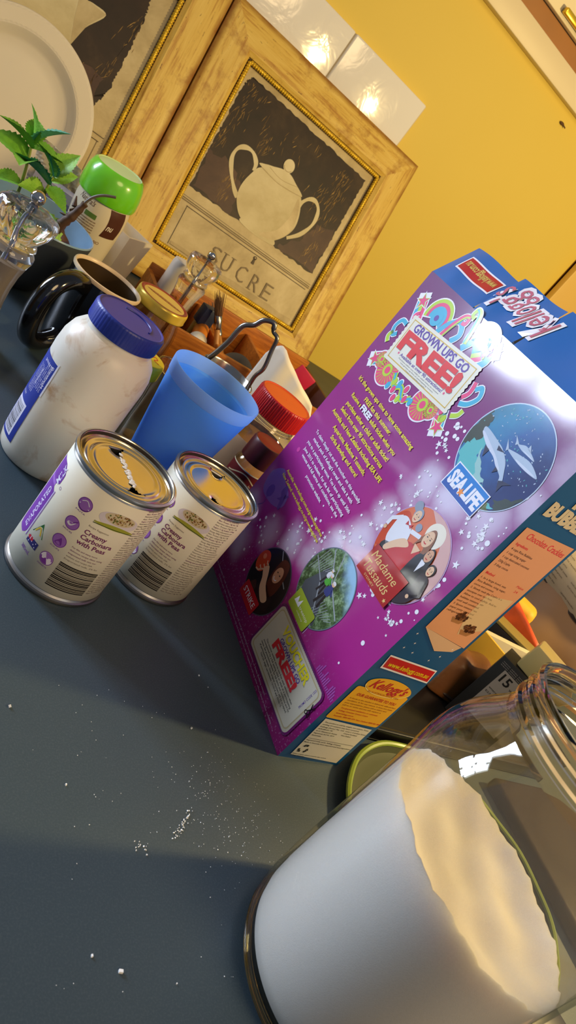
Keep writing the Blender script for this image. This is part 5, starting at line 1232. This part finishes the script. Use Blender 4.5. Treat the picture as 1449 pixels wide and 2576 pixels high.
b=MB(); b.lathe([(.014,-.006),(.022,-.006),(.022,.006),(.014,.006),(.014,-.006)],plain('D8A82A',.4,name='yellow_tape'),48,M=Mr); b.lathe([(.0135,-.0066),(.0145,-.0066),(.0145,.0066),(.0135,.0066)],plain('D8CEBC',.5,name='white_core'),48,M=Mr)
tagged(b,'tape_roll','yellow tape roll with white core leaning in the tray','tape roll',(.498,.868,.0305),(0,0,radians(25)))
b=MB(); b.box((0,0,.035),(.034,.002,.050),plain('E0D2B0',.6,name='cream_tag'),bev=.0008); Tg=lambda x,y,k:(x/1000,-.00115,y/1000); text(b,'U',-6,38,11,9,PG,Tg,0,bold=.01)
tagged(b,'gift_tag','cream card tag printed with a grey letter standing in tray','tag',(.541,.965,.006),(radians(8),radians(18),radians(-12)))
b=MB(); b.box((0,0,.038),(.034,.006,.062),plain('C8264A',.35,coat=.2,name='pink_red_plastic'),bev=.0022); tagged(b,'plastic_clip','pinkish red plastic piece upright at the tray end','clip',(.598,.957,.006),(0,radians(14),radians(-30)))
# folded white napkin in front of the tray
b=MB()
HN=[(-.008,.100),(-.004,.114),(.003,.1215),(.011,.1205),(.022,.114),(.045,.1025),(.066,.093),(.080,.086),(.087,.074)]
def hn(x):
    for (x0,h0),(x1,h1) in zip(HN,HN[1:]):
        if x<=x1: return h0+(h1-h0)*(x-x0)/(x1-x0)
    return HN[-1][1]
def nap(a,c_):
    x=-.008+.095*a; return (x,-.014*sin(pi*a)*(1-.5*c_)-.010*(1-c_)+.0015*sin(17*a)*c_,hn(x)*c_)
def nap2(a,c_):
    x=-.008+.095*a; return (x,.012+.010*sin(pi*a)-.012*c_,(hn(x)-.004)*c_)
M_NAP=plain('F6EEDC',.6,var=.03,name='white_paper'); b.grid(nap,40,16,M_NAP); b.grid(nap2,30,10,M_NAP)
o=tagged(b,'paper_napkin','folded white paper napkin standing pointed behind red lidded jar','napkin',(.460,.806,.001),(0,0,radians(-32.5)))
sm=o.modifiers.new('thickness','SOLIDIFY'); sm.thickness=.0008; sm.offset=0

# ================================================================== CLUTTER AT RIGHT
M_BLKB=plain('1C1814',.45,var=.2,name='black_card'); M_TAN=plain('B89A5C',.4,var=.1,scale=20,name='tan_card')
b=MB(); b.box((.585,.400,.004),(.310,.184,.007),plain('100E0D',.35,var=.2,coat=.2,name='black_gloss'),bev=.003,seg=3)  # thin black rimmed slab covering this stretch of worktop
for x0,x1,y0,y1 in ((.43,.74,.308,.313),(.43,.74,.487,.492),(.43,.435,.308,.492),(.735,.74,.308,.492)): b.box(((x0+x1)/2,(y0+y1)/2,.009),(x1-x0,y1-y0,.012),plain('100E0D',.35,var=.2,coat=.2,name='black_gloss'),bev=.0015)
tag(b.build('black_slab'),'flat black slab lying on the worktop between cereal box and green dish','tray')
# brown leather pouch
pr=thing('leather_pouch','brown leather pouch slumped on worktop behind cereal box','pouch',(.640,.398,.0078),radians(-20))
def m_leather():
    t=NT('brown_leather'); t.bsdf(t.mix(t.noise(18,4),lin('5E3412'),lin('8A5420')),.4,spec=.4); t.bump(t.noise(140,3),.3,.001); return t.m
M_LEA=m_leather()
bm=bmesh.new(); bmesh.ops.create_cube(bm,size=1); bmesh.ops.subdivide_edges(bm,edges=list(bm.edges),cuts=8,use_grid_fill=True)
for v_ in bm.verts:
    x,y,z=v_.co; d=Vector((x,y,0)); 
    k=1-.35*max(0,(abs(x)+abs(y)-.55)); zz=(z+.5)
    v_.co=Vector((x*.085*k*(1-.12*zz),y*.060*k*(1-.25*zz),max(0,zz*.050*(1-.35*(x*x+y*y)*2)+.004*sin(x*14)*zz)+.0))
b=MB(); b.frombm(bm,M_LEA); o=b.build('pouch_body',pr,None); sm=o.modifiers.new('soft','SUBSURF'); sm.levels=1; sm.render_levels=1
b=MB(); b.tube([(.040*cos(2*pi*i/40),.027*sin(2*pi*i/40)-.001,.006) for i in range(40)],.0025,plain('3E200C',.5,name='dark_leather_seam'),8,True); b.build('seam',pr)
# yellow envelope + ribbed cream papers standing behind
def slab(name,label,cat,p0,p1,h0,h1,th,mat,z0=0.0,parts=None,lean=0.0):
    p0=Vector((p0[0],p0[1],0));p1=Vector((p1[0],p1[1],0)); d=p1-p0; L=d.length; n_=Vector((-d.y,d.x,0)).normalized()
    root=thing(name,label,cat,((p0+p1)/2+Vector((0,0,z0))),math.atan2(d.y,d.x)); b=MB()
    vs=[(-L/2,0,0),(L/2,0,0),(L/2,lean,h1),(-L/2,lean,h0),(-L/2,th,0),(L/2,th,0),(L/2,th+lean,h1),(-L/2,th+lean,h0)]
    b.add(vs,[(0,1,2,3),(5,4,7,6),(1,5,6,2),(4,0,3,7),(3,2,6,7),(4,5,1,0)],mat,False); b.build('sheet' if parts is None else parts,root,None); return root,L
slab('envelope','creased yellow paper envelope standing behind the leather pouch','envelope',(.642,.455),(.700,.405),.062,.050,.004,plain('E0AE2C',.55,var=.15,scale=40,name='yellow_paper'),z0=.0078,lean=.010)
rt,L=slab('paper_pad','ribbed cream paper pad standing behind yellow envelope','paper pad',(.694,.482),(.768,.428),.036,.060,.010,plain('D8C89C',.6,var=.08,name='cream_paper'),lean=.012)
b=MB()
for i in range(18): b.box((-L/2+.004+i*L/19,-.0008,.020),(.0012,.0016,.034),plain('B8A878',.7,name='paper_edge'))
b.build('page_edges',rt,None)
b=MB(); b.box((.86,.10,.007),(.36,.40,.014),plain('2C1E14',.5,var=.2,scale=14,spec=.25,name='dark_brown_board'),bev=.004,seg=3)
o=tag(b.build('chopping_board'),'dark brown wooden board lying on worktop right of the green dish','chopping board'); o.location=(-.055,-.012,0)
# light bulb carton
lb=thing('bulb_carton','black light bulb carton marked 15 with clear tan top','carton',(.640,.352,.0078),radians(-58))
b=MB(); b.box((0,0,.042),(.055,.034,.084),M_BLKB,bev=.0006); b.build('carton_body',lb)
Tb=lambda x,z,k:(x/1000,-.0171-k*.0001,z/1000)
b=MB(); rect(b,-17,18,24,74,pink_('8E8478'),Tb,0); text(b,'15',-14,62,0,9.5,PB,Tb,1,bold=.02); text(b,'WATT',-1,62,10,2.4,PB,Tb,1); text(b,'energy saving globe',-15,50,34,2.2,PB,Tb,1); text(b,'E27 220-240V',-15,45,24,2.0,PB,Tb,1)
for i in range(3): text(b,'warm white long life lamp',-24,79-i*2.0,40,1.1,pink_('9A9088'),Tb,1)
b.build('front_label',lb,None)
b=MB(); b.box((.003,.002,.0985),(.046,.030,.029),plain('B09A62',.3,var=.08,coat=.3,name='clear_tan_plastic'),Matrix.Rotation(.06,4,'Y'),bev=.002); b.build('plastic_top',lb)
# long black box
bk=thing('long_box','long black box with olive top edge behind the paper pad','box',(.790,.490,0),radians(-52))
b=MB(); b.box((0,.0,.024),(.150,.030,.048),M_BLKB,bev=.001); b.build('box_body',bk)
b=MB(); b.box((0,.0,.0505),(.150,.030,.004),plain('8A7434',.5,name='olive_edge'),bev=.0006); b.build('lid_edge',bk)
# orange-red sachet and yellow block
b=MB(); b.grid(lambda a,c_:((a-.5)*.070,.006*sin(3*a+c_*2)*c_,.075*c_*(1-.35*a)),12,8,plain('D8541C',.35,var=.45,scale=45,coat=.3,name='orange_red_foil')); o=tagged(b,'foil_sachet','orange and red printed sachet lying over the long black box','sachet',(.822,.508,.001),(radians(-12),0,radians(-52)))
sm=o.modifiers.new('thickness','SOLIDIFY'); sm.thickness=.0015
sg=thing('sponge_block','yellow rounded sponge block with brown band behind black box','sponge',(.850,.560,0),radians(-55))
b=MB(); b.box((0,0,.034),(.066,.040,.068),plain('DDA828',.6,var=.1,scale=60,name='yellow_sponge'),bev=.010,seg=4); b.build('block',sg)
b=MB(); b.box((0,-.0002,.030),(.0665,.0412,.014),plain('A8781E',.6,name='brown_band'),bev=.004); b.build('band',sg)
# brown paper bag with newsprint, yellow plastic bag
M_KRAFT=plain('80603E',.65,var=.1,scale=12,name='kraft_paper'); M_NEWS=plain('A89878',.7,var=.08,scale=20,name='newsprint')
pb=thing('paper_bag','brown paper bag with printed newspaper flap at right of black box','paper bag',(.985,.535,0),radians(-60))
def bagf(a,c_):
    return ((a-.5)*.34, -.045*(1-c_)**1.5+.006*sin(9*a)*sin(5*c_)+.004*sin(23*a+3), .155*c_)
b=MB(); b.grid(bagf,24,12,M_KRAFT,smooth=True); b.grid(lambda a,c_:((a-.5)*.34,.10,.15*c_),4,4,M_KRAFT); 
for s_ in (-1,1): b.grid(lambda a,c_,s_=s_:(s_*.17,-.045*(1-c_)**1.5*(1-a)+.10*a,.155*c_),4,8,M_KRAFT)
b.build('bag',pb,None)
b=MB(); nwf=lambda a,c_:((a-.5)*.34-.01, -.010-.012*sin(pi*c_)+.006*sin(9*a)-.003, .160-.062*c_-.04*a)
b.grid(nwf,24,8,M_NEWS)
rk=random.Random(77)
def TNw(x,y,k):
    a=x/340; c_=y/62; p=nwf(a,c_); return (p[0],p[1]-.0012-k*.0001,p[2])
for i in range(8):
    for j in range(9):
        if rk.random()<.8: text(b,rk.choice(('local news report','council vote','weather fine','market prices','sports results')),10+j*36,58-i*7.2,rk.uniform(16,30),2.4,PB,lambda x,y,k:TNw(x,62-y,k),1)
b.grid(lambda a,c_:((a-.5)*.34-.01,nwf(a,1)[1]-.0008-.001*sin(60*a),nwf(a,1)[2]-.002+.006*c_*(1+.5*sin(70*a))),80,1,M_BLKB)
b.build('newspaper_flap',pb,None)
M_YB=plain('E8B81E',.35,var=.2,scale=30,coat=.3,name='yellow_plastic_bag')
o=crumple('carrier_bag','bright yellow crumpled plastic bag on top of newspaper bag','bag',(1.11,.735,.060),(.18,-.30,-.01),(.03,.02,.095),M_YB,13,.022,26,14)
# pale card and dark block at right of the sugar jar
b=MB(); b.box((0,0,.003),(.10,.07,.006),plain('C8A890',.55,name='pinkish_card'),bev=.001); tagged(b,'card_packet','pinkish card packet lying at right of the sugar jar','packet',(.458,.040,0),(0,0,radians(14)))
b=MB(); b.box((0,0,.010),(.05,.05,.020),plain('1A1620',.4,name='black_plastic'),bev=.003); tagged(b,'black_block','small black plastic block beside the pinkish packet','block',(.505,.088,0),(0,0,radians(14)))

# ================================================================== SUGAR GRAINS on the worktop
rk=random.Random(11); b=MB(); M_GR=plain('F4F2EC',.4,name='sugar_grain')
def grain(x,y,s_):
    M=Matrix.Translation((x,y,s_*.35))@Euler((rk.uniform(0,3),rk.uniform(0,3),rk.uniform(0,3))).to_matrix().to_4x4(); b.box((0,0,0),(s_,s_*rk.uniform(.6,1),s_*rk.uniform(.5,.8)),M_GR,M)
key=[(.254,.202),(.26,.207),(.267,.215),(.271,.221)]
for i in range(46):
    t_=rk.random(); j=min(2,int(t_*3)); f=t_*3-j; grain(key[j][0]*(1-f)+key[j+1][0]*f+rk.gauss(0,.0009),key[j][1]*(1-f)+key[j+1][1]*f+rk.gauss(0,.0009),rk.uniform(.0003,.0009))
for i in range(16): grain(.231+rk.gauss(0,.003),.1965+rk.gauss(0,.002),rk.uniform(.0003,.0008))
for i in range(230):
    x=rk.gauss(.300,.022); y=rk.gauss(.222,.020)
    if sqrt((x-GJ[0])**2+(y-GJ[1])**2)>.060 and x<.345: grain(x,y,rk.uniform(.00022,.00055))
for i in range(60): grain(rk.uniform(.17,.31),rk.uniform(.12,.30),rk.uniform(.00025,.0005))
for x,y,s_ in ((.304,.331,.0010),(.286,.282,.0012),(.295,.265,.0009),(.16,.271,.0016),(.191,.227,.0010),(.198,.141,.0012),(.212,.134,.0020),(.242,.128,.0009),(.310,.322,.0007),(.275,.241,.0008)): grain(x,y,s_)
tag(b.build('sugar_grains'),'spilled white sugar grains scattered over the worktop','sugar',kind='stuff')

# ================================================================== LIGHT
lp=bpy.data.lights.new('under_cupboard_lamp','POINT'); lp.energy=36.5; lp.color=(1,.73,.30); lp.shadow_soft_size=.03
lo=bpy.data.objects.new('under_cupboard_lamp',lp); COL.objects.link(lo); lo.location=(1.12,.18,.62)
wl=bpy.data.lights.new('window_daylight','AREA'); wl.shape='RECTANGLE'; wl.size=WX1-WX0-.1; wl.size_y=WZ1-WZ0-.1; wl.energy=76; wl.color=(.66,.78,1.0)
wo=bpy.data.objects.new('window_daylight',wl); COL.objects.link(wo); wo.location=((WX0+WX1)/2,WALL_Y+.085,(WZ0+WZ1)/2); wo.rotation_euler=(radians(-90),0,0)
cl=bpy.data.lights.new('warm_front_fill','AREA'); cl.shape='DISK'; cl.size=.9; cl.energy=17; cl.color=(1,.70,.36)  # added warm fill from behind the camera, an unseen source
co_=bpy.data.objects.new('warm_front_fill',cl); COL.objects.link(co_); co_.location=(.55,-1.0,1.25); co_.rotation_euler=Vector((.3,-1.5,1.15)).to_track_quat('Z','Y').to_euler()
w=bpy.data.worlds.new('room_ambient'); SC.world=w; w.use_nodes=True; nt=w.node_tree
bg=nt.nodes['Background']; bg.inputs[0].default_value=(.60,.70,.90,1); bg.inputs[1].default_value=.23
# ================================================================== COLOUR MANAGEMENT
vs_=SC.view_settings; vs_.view_transform='Standard'; vs_.look='None'; vs_.gamma=1.0; vs_.exposure=0.0; vs_.use_curve_mapping=False
SC.cycles.use_denoising=True; SC.cycles.max_bounces=10; SC.cycles.transmission_bounces=8; SC.cycles.transparent_max_bounces=16; SC.cycles.glossy_bounces=4; SC.cycles.diffuse_bounces=4
SC.cycles.caustics_reflective=False; SC.cycles.caustics_refractive=False; SC.cycles.sample_clamp_indirect=6
